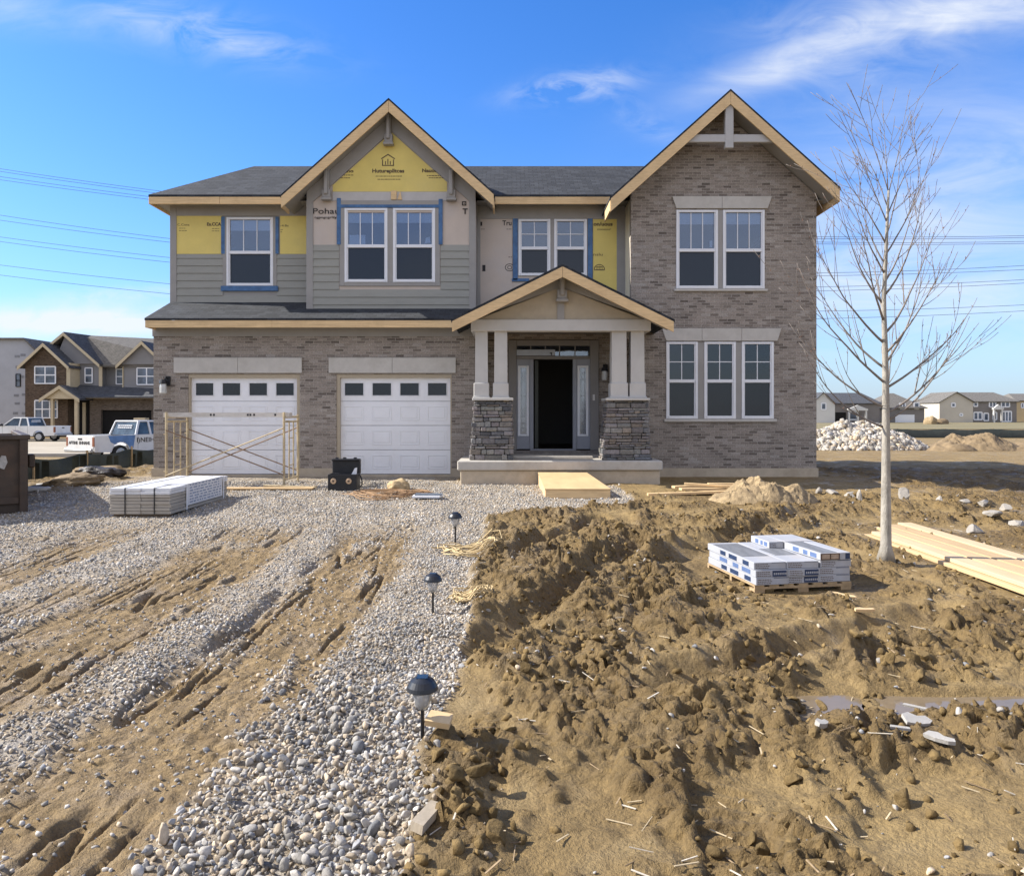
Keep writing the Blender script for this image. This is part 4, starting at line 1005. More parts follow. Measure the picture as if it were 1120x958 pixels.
def sidelight(a, b_, g0, g1):
    mb = MB(); cells(mb, X(a), X(b_), ENTZ, Z(393), [(X(g0), X(g1), Z(477), Z(400))], U-.005, U+.05); s_ = mb.build('sidelight', TRB, house)
    mb = MB(); f = .045
    r = (X(g0), X(g1), Z(477), Z(400))
    for q in ((r[0]-.01, r[0]+f, r[2], r[3]), (r[1]-f, r[1]+.01, r[2], r[3]), (r[0]+f, r[1]-f, r[3]-f, r[3]), (r[0]+f, r[1]-f, r[2], r[2]+f)): mb.bbox(q[0], q[1], U-.02, U+.01, q[2], q[3], .006)
    mb.build('glazing_bead', WHITE, s_)
    MB().box(r[0]+f-.01, r[1]-f+.01, U+.012, U+.018, r[2]+.02, r[3]-.02).build('pane', glass_mat('bevelled pane', (.6, .64, .7), .12, .12, (.30, .33, .38), .45), s_)
    mb = MB(); xm = (r[0]+r[1])/2; x_a, x_b = r[0]+f, r[1]-f
    for zz in (r[3]-.16, r[3]-.34, r[3]-.7, r[2]+.62, r[2]+.45, r[2]+.3, r[2]+.18): mb.box(x_a, x_b, U+.008, U+.0115, zz-.004, zz+.004)
    for xx in (x_a+.03, x_b-.03): mb.box(xx-.003, xx+.003, U+.0075, U+.0117, r[2]+f, r[3]-f)
    for zz in (r[3]-.25, r[2]+.53, r[2]+.24):
        for q in range(4):
            a0 = q*math.pi/2; mb.beam((xm+.04*math.cos(a0), U+.0095, zz+.07*math.sin(a0)), (xm+.04*math.cos(a0+math.pi/2), U+.0095, zz+.07*math.sin(a0+math.pi/2)), .003, .006)
    mb.build('leaded_lines', LED, s_)
sidelight(565, 579.5, 567, 578); sidelight(630.5, 645.5, 632, 643)
t_ = MB(); cells(t_, X(565), X(645.5), Z(389.5), Z(378), [(X(565.5), X(645), Z(389.2), Z(378.3))], U-.02, U+.05)
for p in (580.5, 596.5, 612, 629): t_.box(X(p)-.012, X(p)+.012, U-.01, U+.03, Z(389.2), Z(378.3))
t_ = t_.build('transom', TR, house); MB().box(X(565.5), X(645), U+.012, U+.018, Z(389.2), Z(378.3)).build('pane', GLASS, t_)
mb = MB(); mb.bbox(X(565), X(607), U-.05, U-.022, Z(389), Z(382.5), .006); o = mb.build('packing_strip', pm('packing', (.42, .46, .52), .5, .08, 5), house)
lettering('·ı', o, INKB, (X(601), U-.053, Z(388.5)), .12, 'strip_print', bold=.006)
# open door leaf inside, seen edge on
mb = MB(); mb.bbox(X(585), X(589), U+.13, U+.98, ENTZ+.01, Z(394), .004); dl = mb.build('open_front_door', pm('dark door', (.05, .055, .045), .5, .1, 3), house)
MB().lathe([(.012, 0), (.03, .02), (.03, .05), (.01, .07)], (X(589), U+.86, ENTZ+.95), 10, axis='x').build('door_knob', BLACK, dl)
MB().bbox(X(648), X(650.5), U-.055, U-.041, Z(438), Z(431.5), .006).build('door_bell', pm('bell', (.6, .58, .55), .4, .05, 5), house)
# ------------------------------------------------------------------ things in the yard
def pieces(name, mat, parent, lst, b=.004):
    for q in lst: MB().bbox(*q, b=b).build(name, mat, parent)
def gh(x, y): return float(ground_h(np.array([x]), np.array([y]))[0])
# tower scaffold
GALV = pm('scaffold yellowish', (.50, .40, .24), .5, .25, 12, dirt=(.16, .09, .05), dirt_amt=.6, bmp=.001)
RUST = pm('scaffold rust', (.20, .12, .07), .7, .3, 12, dirt=(.35, .28, .2), dirt_amt=.5, bmp=.001)
sf = thing('scaffold', 'rusty tubular scaffold tower section in front of the left garage door', 'scaffold', (-5.4, -2.0, .2))
zt_ = 1.56
for X_, mt in ((-6.52, GALV), (-4.30, GALV)):
    mb = MB(); yn, yf = -2.35, -1.45
    mb.tube([(X_, yn, gh(X_, yn)-.02), (X_, yn, zt_+.06)], .024, 8); mb.tube([(X_, yf, .18), (X_, yf, zt_+.02)], .024, 8)
    mb.tube([(X_, yn, zt_-.03), (X_, yf, zt_-.03)], .021, 8); mb.tube([(X_, yn, zt_-.12), (X_, yf, zt_-.12)], .018, 8); mb.tube([(X_, yn, .34), (X_, yf, .34)], .018, 8)
    mb.tube([(X_, yn+.32, .34), (X_, yn+.32, zt_-.12)], .014, 8); mb.tube([(X_, yn+.6, .34), (X_, yn+.6, zt_-.12)], .014, 8)
    for zz in (.6, .86, 1.12): mb.tube([(X_, yn+.32, zz), (X_, yn+.6, zz)], .011, 6)
    for yy in (yn, yf): mb.tube([(X_, yy, .5), (X_-.05, yy, .5)], .012, 6); mb.tube([(X_, yy, 1.2), (X_-.05, yy, 1.2)], .012, 6); mb.tube([(X_, yy, .2), (X_, yy, .21)], .05, 8)
    mb.build('end_frame', mt, sf)
for (yy, w) in ((-2.40, GALV), (-1.42, RUST)):
    mb = MB(); mb.tube([(-6.52, yy, .42), (-4.30, yy, 1.32)], .014, 6); mb.build('cross_brace', w, sf)
    mb = MB(); mb.tube([(-6.52, yy+.03, 1.28), (-4.30, yy+.03, .44)], .012, 6); mb.build('cross_brace', RUST, sf)
mb = MB(); mb.beam((-6.6, -2.2, zt_+.01), (-4.22, -2.2, zt_+.01), .19, .085); pl = mb.build('scaffold_plank', pm('grey plank', (.60, .56, .50), .8, .15, 6, (1, 8, 8), .002, dirt=(.3, .22, .14)), sf)
mb = MB()
for x in (-5.72, -5.66, -5.02, -4.97, -4.9, -4.5): mb.box(x, x+.035, -2.297, -2.2945, zt_-.01, zt_+.03)
mb.build('plank_marking', INKB, pl)

# siding bundle on bearers
SBX0, SBX1, SBY0, SBY1 = -5.64, -4.79, -5.95, -3.85; zb = .115
sd = thing('siding_bundle', 'strapped bundle of long grey fibre cement siding boards on a wooden pallet', 'building boards', ((SBX0+SBX1)/2, (SBY0+SBY1)/2, zb))
FIB = pm('siding boards', (.36, .325, .275), .8, .1, 5, (1, .2, 6), .001, dirt=(.22, .18, .14), dirt_amt=.3)
WRAP = pm('white wrap', (.66, .66, .67), .4, .07, 6, dirt=(.30, .34, .42), dirt_amt=.3, bmp=.006)
mb = MB()
for yy in (SBY0+.05, SBY0+.95, SBY1-.25): mb.box(SBX0+.04, SBX1-.02, yy, yy+.1, zb-.06, zb+.07)
for xx in (SBX0+.06, SBX1-.16): mb.box(xx, xx+.1, SBY0+.02, SBY1-.1, zb-.075, zb-.055)
mb.build('pallet', pm('dark bearer', (.14, .10, .065), .85, .2, 8), sd)
nL = 8; lh = .046
for i in range(nL):
    z0 = zb+.072+i*lh; j = random.uniform(-.012, .012); mt = FIB if i < nL-2 else WRAP
    mb = MB(); xm = SBX0 + .44
    mb.bbox(SBX0+j, xm-.003, SBY0+random.uniform(0, .02), SBY1, z0, z0+lh-.004, .003); mb.bbox(xm+.003, SBX1+j, SBY0+random.uniform(0, .02), SBY1+random.uniform(-.03, .02), z0, z0+lh-.004, .003)
    mb.build('board_layer', mt, sd)
ztop = zb+.072+nL*lh
mb = MB()
mb.box(SBX1+.004, SBX1+.012, SBY0+.55, SBY1-.25, zb+.13, ztop+.004); mb.box(SBX0+.5, SBX1+.012, SBY0+.55, SBY1-.25, ztop-.001, ztop+.005)
wl = mb.build('plastic_wrap', WRAP, sd)
PR = pm('blue grey print', (.20, .25, .35), .6, .2, 9, bmp=0)
mb = MB()
for r_ in range(7):
    y = SBY0+.62
    while y < SBY1-.35:
        w = random.uniform(.03, .12); mb.box(SBX1+.0121, SBX1+.0135, y, min(y+w, SBY1-.3), zb+.16+r_*.042, zb+.16+r_*.042+.018); y += w+random.uniform(.02, .06)
mb.build('wrap_printing', PR, wl)
for yy in (SBY0+.5, SBY1-.22):
    mb = MB(); mb.box(SBX1+.0125, SBX1+.017, yy, yy+.035, zb+.07, ztop+.007); mb.box(SBX0+.45, SBX1+.017, yy, yy+.035, ztop+.0055, ztop+.0085); mb.build('white_strap', WHITE, sd)
for xx in (SBX0+.22, SBX0+.63):
    mb = MB(); mb.box(xx, xx+.014, SBY0-.008, SBY0-.002, zb+.07, ztop+.003); mb.box(xx, xx+.014, SBY0-.008, SBY1, ztop+.0005, ztop+.0035); mb.build('black_strap', BLACK, sd)

# jobsite tool chest, open
ty = -3.0; tz = .2; tx0, tx1 = WX(358.5, ty-.1), WX(390, ty-.1)
tb_ = thing('tool_chest', 'open black tool chest with two round tan emblems on its front', 'tool box', ((tx0+tx1)/2, ty, tz))
TBM = pm('black steel', (.014, .014, .016), .4, .3, 8, bmp=.001)
mb = MB(); h = .31; mb.bbox(tx0, tx1, ty-.1, ty-.08, tz, tz+h, .005); mb.bbox(tx0, tx0+.02, ty-.08, ty+.22, tz, tz+h); mb.bbox(tx1-.02, tx1, ty-.08, ty+.22, tz, tz+h); mb.bbox(tx0, tx1, ty+.2, ty+.22, tz, tz+h); mb.box(tx0, tx1, ty-.08, ty+.2, tz, tz+.02)
mb.build('chest_body', TBM, tb_)
mb = MB(); mb.bbox(tx0+.0, tx1+.0, ty+.22, ty+.30, tz+h-.02, tz+h+.26, .015); mb.bbox(tx0+.0, tx1+.0, ty+.16, ty+.225, tz+h+.22, tz+h+.26, .01)
for xx in (tx0+.06, tx0+.2, tx1-.12): mb.bbox(xx, xx+.05, ty+.2, ty+.28, tz+h+.255, tz+h+.285, .006)
mb.build('chest_lid', TBM, tb_)
mb = MB()
for xx in (tx0+.10, tx1-.14): mb.lathe([(.052, 0), (.05, -.014), (.036, -.018)], (xx, ty-.098, tz+.19), 18, axis='y')
eb = mb.build('round_emblem', pm('tan disc', (.50, .35, .22), .5, .2, 20, bmp=0), tb_)
mb = MB()
for xx in (tx0+.10, tx1-.14): mb.lathe([(.02, -.0185), (.018, -.022)], (xx, ty-.098, tz+.19), 12, axis='y')
mb.build('emblem_centre', pm('tan disc dark', (.12, .08, .05), .5, .2, 20, bmp=0), eb)
mb = MB(); mb.prism([(tx1-.14, tz+h-.05), (tx1-.03, tz+h-.05), (tx1-.02, tz+h+.11), (tx1-.06, tz+h+.1)], ty+.02, ty+.05); mb.build('rag', WHITE, tb_)
mb = MB(); mb.tube([(tx1+.01, ty+.1, tz+.3), (tx1+.05, ty+.1, tz+.22), (tx1+.06, ty+.1, tz+.12), (tx1+.02, ty+.1, tz+.06)], .012, 6); mb.build('side_handle', TBM, tb_)

# ramp platform of sheathing ply
yr0, yr1 = -4.0, -1.84; g0 = gh(1.1, yr0)
rp = thing('wooden_ramp', 'low plywood ramp leading up to the porch slab', 'ramp', (1.08, -3, .2))
xf0, xf1, xk0, xk1 = WX(596.5, yr0), WX(667.5, yr0), WX(589, yr1), WX(641, yr1)
zf0, zk0 = WZ(544, yr0), WZ(530, yr1); zf1, zk1 = WZ(534.5, yr0), WZ(516.5, yr1)
PLY = pm('plywood', (.55, .385, .20), .75, .12, 4, (1, .3, 3), .001, dirt=(.38, .26, .14), dirt_amt=.4)
mb = MB(); mb.add([(xf0-.01, yr0-.02, zf1), (xf1+.01, yr0-.02, zf1), (xk1+.01, yr1, zk1), (xk0-.01, yr1, zk1)] + [(xf0-.01, yr0-.02, zf1-.018), (xf1+.01, yr0-.02, zf1-.018), (xk1+.01, yr1, zk1-.018), (xk0-.01, yr1, zk1-.018)],
    [(0,1,2,3),(7,6,5,4),(0,4,5,1),(1,5,6,2),(2,6,7,3),(3,7,4,0)]); mb.build('deck_sheet', PLY, rp)
mb = MB(); mb.box(xf0, xf1, yr0-.005, yr0+.035, zf0-.06, zf1-.02); mb.build('front_board', PINEX, rp)
for (a, b_) in ((xf0, xk0), (xf1-.04, xk1-.04)):
    mb = MB(); mb.add([(a, yr0+.036, zf0-.06), (a+.038, yr0+.036, zf0-.06), (b_+.038, yr1, zk0-.08), (b_, yr1, zk0-.08), (a, yr0+.036, zf1-.02), (a+.038, yr0+.036, zf1-.02), (b_+.038, yr1, zk1-.02), (b_, yr1, zk1-.02)],
        [(0,3,2,1),(4,5,6,7),(0,1,5,4),(1,2,6,5),(2,3,7,6),(3,0,4,7)]); mb.build('side_board', PINEX, rp)

# solar path lights
SOL = pm('solar cell', (.015, .045, .10), .15, .3, 20, bmp=0); CAPM = pm('light cap', (.020, .022, .027), .35, .2, 8, bmp=0)
CLR = glass_mat('clear lens', (.86, .86, .86), .06, .15, (.6, .6, .6), .45)
def path_light(px, pyb, d, s, label, mats=None, bowl=True):
    Y = CAMY + d; x = (px-CX)*d/F; z = gh(x, Y) - .02
    t = thing('path_light', label, 'garden light', (x, Y, z), 0, 'solar path lights along the gravel edge')
    MB().tube([(x, Y, z-.05), (x, Y, z+.21*s)], .009*s, 8).build('stake', BLACK, t)
    if bowl: MB().lathe([(.018*s, .19*s), (.034*s, .215*s), (.046*s, .265*s), (.048*s, .285*s)], (x, Y, z), 20).build('lens', CLR, t, smooth=True)
    cp = MB().lathe([(.071*s, .280*s), (.074*s, .284*s), (.070*s, .30*s), (.055*s, .325*s), (.03*s, .34*s)], (x, Y, z), 28).build('cap', CAPM, t)
    MB().box(x-.026*s, x+.026*s, Y-.026*s, Y+.026*s, z+.3395*s, z+.343*s).build('solar_panel', SOL, cp)
    return t
path_light(462, 820, 3.45, 1.0, 'nearest garden light at the gravel edge, with a blue solar cap')
path_light(473.5, 672, 5.95, 1.0, 'middle garden light with a plain grey domed cap')
path_light(498, 601, 8.7, 1.12, 'farthest garden light, standing in a tuft of straw and wire')

# wire / straw tangles
STR = pm('straw', (.50, .38, .20), .8, .25, 30, bmp=0)
def tangle(px, d, r, n, label, mat=STR, th=.006, cat='twine', h=.07):
    Y = CAMY+d; x0 = (px-CX)*d/F; mb = MB(); z0 = gh(x0, Y)
    for i in range(n):
        a = random.uniform(0, 6.28); rr = r*random.uniform(.45, 1); cx, cy = x0+random.uniform(-.4, .4)*r, Y+random.uniform(-.4, .4)*r
        pts = []; ecc = random.uniform(.4, 1); span = random.uniform(3, 7.5); nst = 16
        for k in range(nst):
            q = a + span*k/(nst-1); rad = rr*(1+.15*math.sin(3*q))
            X_ = cx+rad*math.cos(q); Y_ = cy+rad*ecc*math.sin(q)
            pts.append((X_, Y_, gh(X_, Y_)+.01+h*abs(math.sin(q*1.3+i))*random.uniform(.5, 1)))
        mb.tube(pts, th*random.uniform(.7, 1.3), 4)
    o = mb.build('twine_tangle', mat, None, loc=(x0, Y, z0)); tag(o, label, cat)
tangle(516, 6.3, .17, 16, 'loose coil of yellow twine between the two nearer path lights and the mud')
tangle(513, 8.2, .32, 12, 'sprawling yellow twine at the foot of the farthest path light', th=.007)
tangle(430, 12.6, .7, 16, 'thin wire and twine strewn on the gravel before the right garage door', pm('rusty wire', (.30, .18, .09), .8, .2, 9, bmp=0), .007, 'wire', .03)

# cloth bundle and flat packet before the garage
def lump(name, label, cat, x, y, rx, ry, rz_, mat, seed, amp=.25, sub=4, group=None, sink=.15, flat=False, cut=0):
    bm = bmesh.new(); bmesh.ops.create_icosphere(bm, subdivisions=sub, radius=1)
    P = np.array([v.co[:] for v in bm.verts]); nse = fbm(P[:, 0]*1.6+seed, P[:, 1]*1.6+P[:, 2]*1.3, seed, 4) + .6*ridged(P[:, 2]*1.4+seed, P[:, 0]*1.2-P[:, 1], seed+3, 3)*.5
    z0 = gh(x, y); rc = random.Random(seed)
    for _ in range(cut):
        nn = Vector((rc.gauss(0, 1), rc.gauss(0, 1), rc.gauss(0, 1))).normalized(); dd = rc.uniform(.4, .8)
        for v in bm.verts:
            e = v.co.dot(nn) - dd
            if e > 0: v.co -= e*nn
    for v, k in zip(bm.verts, nse):
        p = v.co*(1+amp*k); v.co = Vector((p.x*rx, p.y*ry, max(p.z, -.5)*rz_ + rz_*(.5-sink)))
    me = bpy.data.meshes.new(name); bm.to_mesh(me); bm.free(); me.materials.append(mat)
    me.polygons.foreach_set('use_smooth', [not flat]*len(me.polygons))
    o = bpy.data.objects.new(name, me); COL.objects.link(o); o.location = (x, y, z0); o.rotation_euler = (0, 0, seed*1.3)
    return tag(o, label, cat, group)
o = lump('burlap_bundle', 'crumpled tan burlap bundle on the ground before the right garage door', 'cloth bundle', WX(436, -3), -3.0, .19, .13, .13, pm('burlap', (.42, .31, .17), .9, .35, 14, dirt=(.14, .1, .06), bmp=.01), 5, .35)
o.rotation_euler = (0, 0, 0)
fp = thing('flat_packet', 'flat dark and white packet lying on the gravel', 'packet', (WX(467, -4.2), -4.2, gh(WX(467, -4.2), -4.2)+.03), .1)
xf = None
mb = MB(); mb.prism([(-.24, -.14), (.2, -.2), (.26, .1), (-.2, .18)], .0, .03, 'z'); mb.build('white_sheet', WHITE, fp, local=True)
mb = MB(); mb.prism([(-.2, -.06), (.24, -.12), (.25, .06), (-.18, .15)], .032, .05, 'z'); mb.build('dark_sheet', pm('dark sheet', (.10, .12, .15), .6, .3, 12), fp, local=True)

# pallet of cartons
pa = R(9); PC = Vector((2.14, CAMY+6.52)); fx = Vector((math.cos(pa), math.sin(pa))); fy = Vector((-math.sin(pa), math.cos(pa)))
PW, PD = .93, 1.0
c0 = PC + fx*PW/2 + fy*PD/2; pz = gh(2.5, -9.3)*.4 + .0
PALZ = -.02
pal = thing('wooden_pallet', 'wooden pallet carrying the printed stone veneer cartons', 'pallet', (c0.x, c0.y, PALZ), pa)
WOODP = pm('pallet wood', (.38, .27, .15), .85, .2, 6, (3, .6, 3), .002, dirt=(.2, .14, .08))
for i in range(7):
    x = -PW/2 + i*(PW-.09)/6; MB().box(x, x+.09, -PD/2, PD/2, .088, .105).build('deck_board', WOODP, pal, local=True)
for y in (-PD/2, -.045, PD/2-.04): MB().box(-PW/2, PW/2, y, y+.04, .0, .087).build('stringer', WOODP, pal, local=True) if y > -.4 else None
mb = MB()
mb.box(-PW/2, PW/2, -PD/2, -PD/2+.018, .067, .0875); mb.box(-PW/2, PW/2, -PD/2, -PD/2+.09, -.012, .008)
for x in (-PW/2, -.05, PW/2-.1): mb.box(x, x+.1, -PD/2+.004, -PD/2+.1, .0082, .0668)
mb.build('stringer', WOODP, pal, local=True)
CART = pm('carton white', (.35, .36, .385), .55, .08, 7, dirt=(.42, .36, .29), dirt_amt=.5, bmp=.001)
CARTG = pm('carton grey top', (.16, .165, .175), .5, .3, 6, (8, 1, 1), bmp=.001)
CPR = pm('navy print', (.018, .035, .085), .5, .3, 30, bmp=0); CBR = pm('brown print', (.09, .05, .03), .6, .3, 30, bmp=0)
CBL = pm('blue print', (.09, .14, .27), .5, .2, 30, bmp=0)
TOPZ = .1055; CH = .066; CW = PW/3
colname = ('left', 'middle', 'right')
def carton(col_, lev, y0, y1, label, style, x0=None, x1=None):
    xa = -PW/2 + col_*CW + .003 if x0 is None else x0; xb_ = -PW/2 + (col_+1)*CW - .003 if x1 is None else x1
    z0 = TOPZ + lev*CH; jx = random.uniform(-.006, .006)*(1 if lev else .3); jy = random.uniform(-.018, .012)
    cx, cy = (xa+xb_)/2, (y0+y1)/2; w, dpt = xb_-xa, y1-y0
    p = pal.matrix_basis @ Vector((cx+jx, cy+jy, z0)) if False else Vector((c0.x, c0.y, PALZ)) + Vector((fx.x*(cx+jx)+fy.x*(cy+jy), fx.y*(cx+jx)+fy.y*(cy+jy), z0))
    t = thing('carton', label, 'carton', p, pa + random.uniform(-.006, .006)*(1+lev), 'cartons stacked on the pallet')
    MB().bbox(-w/2, w/2, -dpt/2, dpt/2, .0005, CH-.0015, .003).build('box', CART, t, local=True)
    f = -dpt/2-.0012; 
    if style in (1, 3): MB().box(w*.02, w*.46, f, f+.001, .006, CH-.008).build('printed_label', CPR, t, local=True)
    if style == 3:
        pass
    if style in (0, 1, 2):
        mb = MB()
        for r_ in range(3):
            x = -w*.45
            while x < -w*.06: q = random.uniform(.006, .02); mb.box(x, x+q, f, f+.001, .012+r_*.016, .018+r_*.016); x += q+.005
        mb.build('printed_text', CBR, t, local=True)
        mb = MB(); mb.box(w*.05, w*.48, f-.0002, f+.0008, CH-.009, CH-.005) if style != 1 else None
        for i in range(7): mb.box(w*.06+i*.018, w*.06+i*.018+.011, f-.0014, f-.0003, .022, .04) if style == 1 else None
        if mb.v: mb.build('printed_line', CPR if style != 1 else CART, t, local=True)
    if style == 4:
        mb = MB(); mb.box(-w*.48, w*.48, f, f+.001, .004, CH-.004); b_ = mb.build('printed_panel', CBR, t, local=True)
        mb = MB(); mb.box(-w*.42, -w*.03, f-.0014, f-.0003, .012, CH-.012); mb.box(w*.04, w*.42, f-.0014, f-.0003, .012, CH-.012); mb.build('panel_window', pm('panel tan', (.36, .27, .2), .6, .3, 25, bmp=0), b_, local=True)
    mb = MB(); e = w/2+.0002   # side prints
    for sx in (-1,):
        for i in range(3):
            if not (col_ == 0 or lev >= 3): continue
            mb = MB().box(sx*w/2-.0012, sx*w/2+.0002, -dpt*.40+i*dpt*.24, -dpt*.40+i*dpt*.24+dpt*(.12+.05*((lev+i) % 2)), .012, CH-.014)
            mb.build('side_print', CPR if lev % 2 == 0 else CBL, t, local=True)
    return t
def grey_top(t, w, y0, y1): MB().box(-w/2, w/2, y0, y1, CH-.0014, CH+.0012).build('film_window', CARTG, t, local=True)
nth = ('bottom', 'second', 'third', 'top')
for cI in range(3):
    for lv in range(3):
        nm = 'topmost ' if (lv == 2 and cI < 2) else nth[lv] + ' '
        t = carton(cI, lv, -PD/2+.005, PD/2-.005, f'{nm}white printed carton of the {colname[cI]} front stack on the pallet', (0, 1, 2)[(lv) % 3] if cI == 0 else ((1, 1, 0)[lv] if cI == 1 else (2, 2, 0)[lv]))
        if lv == 2 and cI == 0: grey_top(t, CW*.86, -.22, .42)
        if lv == 2 and cI == 1: grey_top(t, CW*.7, -.2, .12)
t = carton(2, 3, -PD/2+.005, .1, 'raised carton with two brown framed panels on the front of the right stack', 4, PW/2-CW+.003, PW/2-CW*.36); grey_top(t, CW*.5, -.28, .29)
carton(2, 3, -PD/2+.005, .1, 'narrow white carton beside the brown panelled one on the right stack', 3, PW/2-CW*.34, PW/2-.004)
carton(1, 3, .11, PD/2-.005, 'half width white carton at the back of the pallet, on the middle stack', 0, 0.0, PW/2-CW-.003); carton(2, 3, .11, PD/2-.005, 'white carton at the back right corner of the pallet top', 0)

# lumber stack
LUM = [pm('lumber %d' % i, c, .7, .12, 3, (9, .35, 9), .001, dirt=(.42, .28, .13), dirt_amt=.35) for i, c in enumerate(((.50, .355, .195), (.44, .31, .165), (.55, .40, .24)))]
specs = [  # x0, width, y0(near), y1(far), z level, tilt
    (4.30, .21, -11.6, -7.25, 0), (4.52, .21, -11.4, -7.15, 0), (4.74, .21, -11.7, -6.95, 0), (4.96, .21, -11.3, -6.9, 0), (5.18, .14, -11.2, -7.0, 0),
    (4.36, .19, -11.2, -7.3, 1), (4.57, .21, -11.5, -7.0, 1), (4.80, .21, -11.3, -6.75, 1), (5.03, .19, -11.6, -6.6, 1)]
lab = ['leftmost pine board in the bottom layer beside the young tree', 'second pine board from the left in the bottom lumber layer', 'middle pine board of the bottom lumber layer', 'fourth pine board of the bottom lumber layer', 'narrow pine board on the far right of the bottom layer',
       'pine board on top of the pile, closest to the tree trunk', 'second top board from the tree, with dark knots', 'third top board from the tree on the lumber pile', 'rightmost top board, reaching farthest back']
for i, (x, w, y0, y1, lv) in enumerate(specs):
    z0 = .075 + lv*.042; mb = MB(); mb.bbox(-w/2+.007, w/2-.007, -(y1-y0)/2, (y1-y0)/2, 0, .038, .004)
    o = mb.build('pine_board', LUM[i % 3], None, local=True); o.location = (x+w/2, (y0+y1)/2, z0+ .012*i*(i > 6)*0); o.rotation_euler = (R(.35), R(random.uniform(-.6, .6)), R(random.uniform(-.9, .9)+ .2))
    tag(o, lab[i], 'lumber', 'pine boards stacked by the young tree')

# scrap boards by the wing
for i, (xa, ya, xb_, yb_, zz) in enumerate(((2.9, -3.55, 4.3, -3.2, .03), (3.05, -3.2, 4.2, -3.45, .07), (2.3, -3.75, 3.75, -3.7, .02), (3.5, -3.1, 4.5, -3.1, .09), (2.9, -3.0, 3.7, -2.7, .03))):
    o = MB().beam((xa, ya, gh(xa, ya)+zz+.03), (xb_, yb_, gh(xb_, yb_)+zz+.03), .11, .038).build('scrap_board', PINE, None, loc=(xa, ya, gh(xa, ya)))
    tag(o, ['lowest scrap board, slanting in front of the brick wing', 'scrap board lying crosswise on the wing side scrap pile', 'long thin scrap board reaching left from the scrap pile', 'top scrap board touching the dirt heap', 'scrap board nearest the foundation of the brick wing'][i], 'scrap wood', 'scrap boards by the brick wing')
for (xa, ya, xb_, yb_, w, l) in ((-5.4, -3.0, -3.6, -2.9, .2, 'weathered plank on the gravel under the scaffold'), (-4.6, -2.55, -3.6, -2.75, .12, 'short pale plank end beside the right scaffold foot')):
    o = MB().beam((xa, ya, gh(xa, ya)+.03), (xb_, yb_, gh(xb_, yb_)+.03), w, .03).build('loose_plank', GALV if w < .15 else PLY, None, loc=(xa, ya, gh(xa, ya))); tag(o, l, 'plank')
# wood offcuts and slabs lying in the foreground
def offcut(px, d, l, w, th, rz, lbl, mat=PINE, tilt=.05, nm='wood_offcut', cat='offcut', lift=.0, jag=0):
    Y = CAMY+d; x = (px-CX)*d/F; pts = [(-l/2, -w/2), (l/2, -w/2*.8), (l/2*.96, w/2), (-l/2*.9, w/2*.9)]
    if jag: pts = [(-l/2, -w*.4), (-l*.1, -w*.5), (l*.3, -w*.36), (l/2, -w*.1), (l*.42, w*.3), (l*.1, w*.22), (-l*.12, w*.5), (-l*.4, w*.3)]
    o = MB().prism(pts, 0, th, 'z').build(nm, mat, None, local=True); o.location = (x, Y, gh(x, Y)+.005+lift); o.rotation_euler = (tilt, tilt*.6, rz); tag(o, lbl, cat); return o
offcut(480, 3.47, .115, .085, .03, -.15, 'pale wood offcut leaning by the nearest path light', PINE, .25, lift=.02)
offcut(466, 2.78, .19, .055, .035, 1.25, 'weathered grey wood block among the pebbles', pm('weathered wood', (.36, .30, .22), .85, .15, 9, (3, 3, 1)), .12, lift=.012)
CHIP = pm('concrete shard', (.36, .34, .305), .85, .12, 16, bmp=.004)
offcut(1002, 3.62, .15, .10, .016, .1, 'broad jagged pale concrete shard in the lower right mud', CHIP, .2, 'concrete_shard', 'rubble', .02, 1)
offcut(1028, 3.42, .13, .06, .018, -.75, 'tapering concrete shard right of the broad jagged one', CHIP, .12, 'concrete_shard', 'rubble', .02, 1)
offcut(1007, 3.84, .17, .022, .010, -.5, 'thin grey stick like shard behind the broad jagged one', CHIP, .1, 'concrete_shard', 'rubble', .02)
offcut(984, 3.52, .09, .022, .012, -.2, 'small pale splinter left of the broad jagged shard', CHIP, .1, 'concrete_shard', 'rubble', .015)
offcut(898, 3.60, .07, .05, .025, .4, 'blunt pale stone chunk alone left of the shards', CHIP, .2, 'concrete_shard', 'rubble', .02, 1)
offcut(920, 6.3, .24, .07, .02, -.4, 'curled bark strip on the soil in front of the pallet', PINE, .15, 'bark_strip', 'bark', .02, 1)
offcut(945, 5.75, .2, .05, .02, .3, 'splintered bark strip right of the pallet', PINE, .15, 'bark_strip', 'bark', .02, 1)

# boulders and heaps
BOUL = pm('pale boulder', (.30, .275, .24), .85, .2, 7, dirt=(.2, .15, .09), dirt_amt=.5, bmp=.01)
bd = [(896, 12.6, .14, .10, 'roundish pale boulder just past the wing corner'), (910, 12.5, .22, .09, 'flat pale boulder right of the one at the wing corner'), (932, 12.2, .26, .13, 'slanting wedge boulder left of the tree trunk'), (940, 11.6, .17, .14, 'rounded boulder below the slanting one, left of the tree'),
      (988, 11.7, .22, .19, 'large rounded boulder just right of the tree trunk'), (1028, 11.4, .14, .10, 'small boulder between the two biggest right of the tree'), (1055, 11.3, .16, .08, 'low boulder in the middle right of the yard'), (1075, 11.4, .26, .10, 'long flat topped boulder at the shadow edge'),
      (1100, 11.0, .2, .1, 'boulder near the right frame edge, by the shadow edge'), (1066, 9.1, .19, .10, 'flat boulder in front of a dark hollow on the right'), (1112, 9.3, .22, .12, 'boulder half buried at the far right of the rough soil'), (1085, 9.9, .24, .09, 'wide low boulder in the rough soil at the right')]
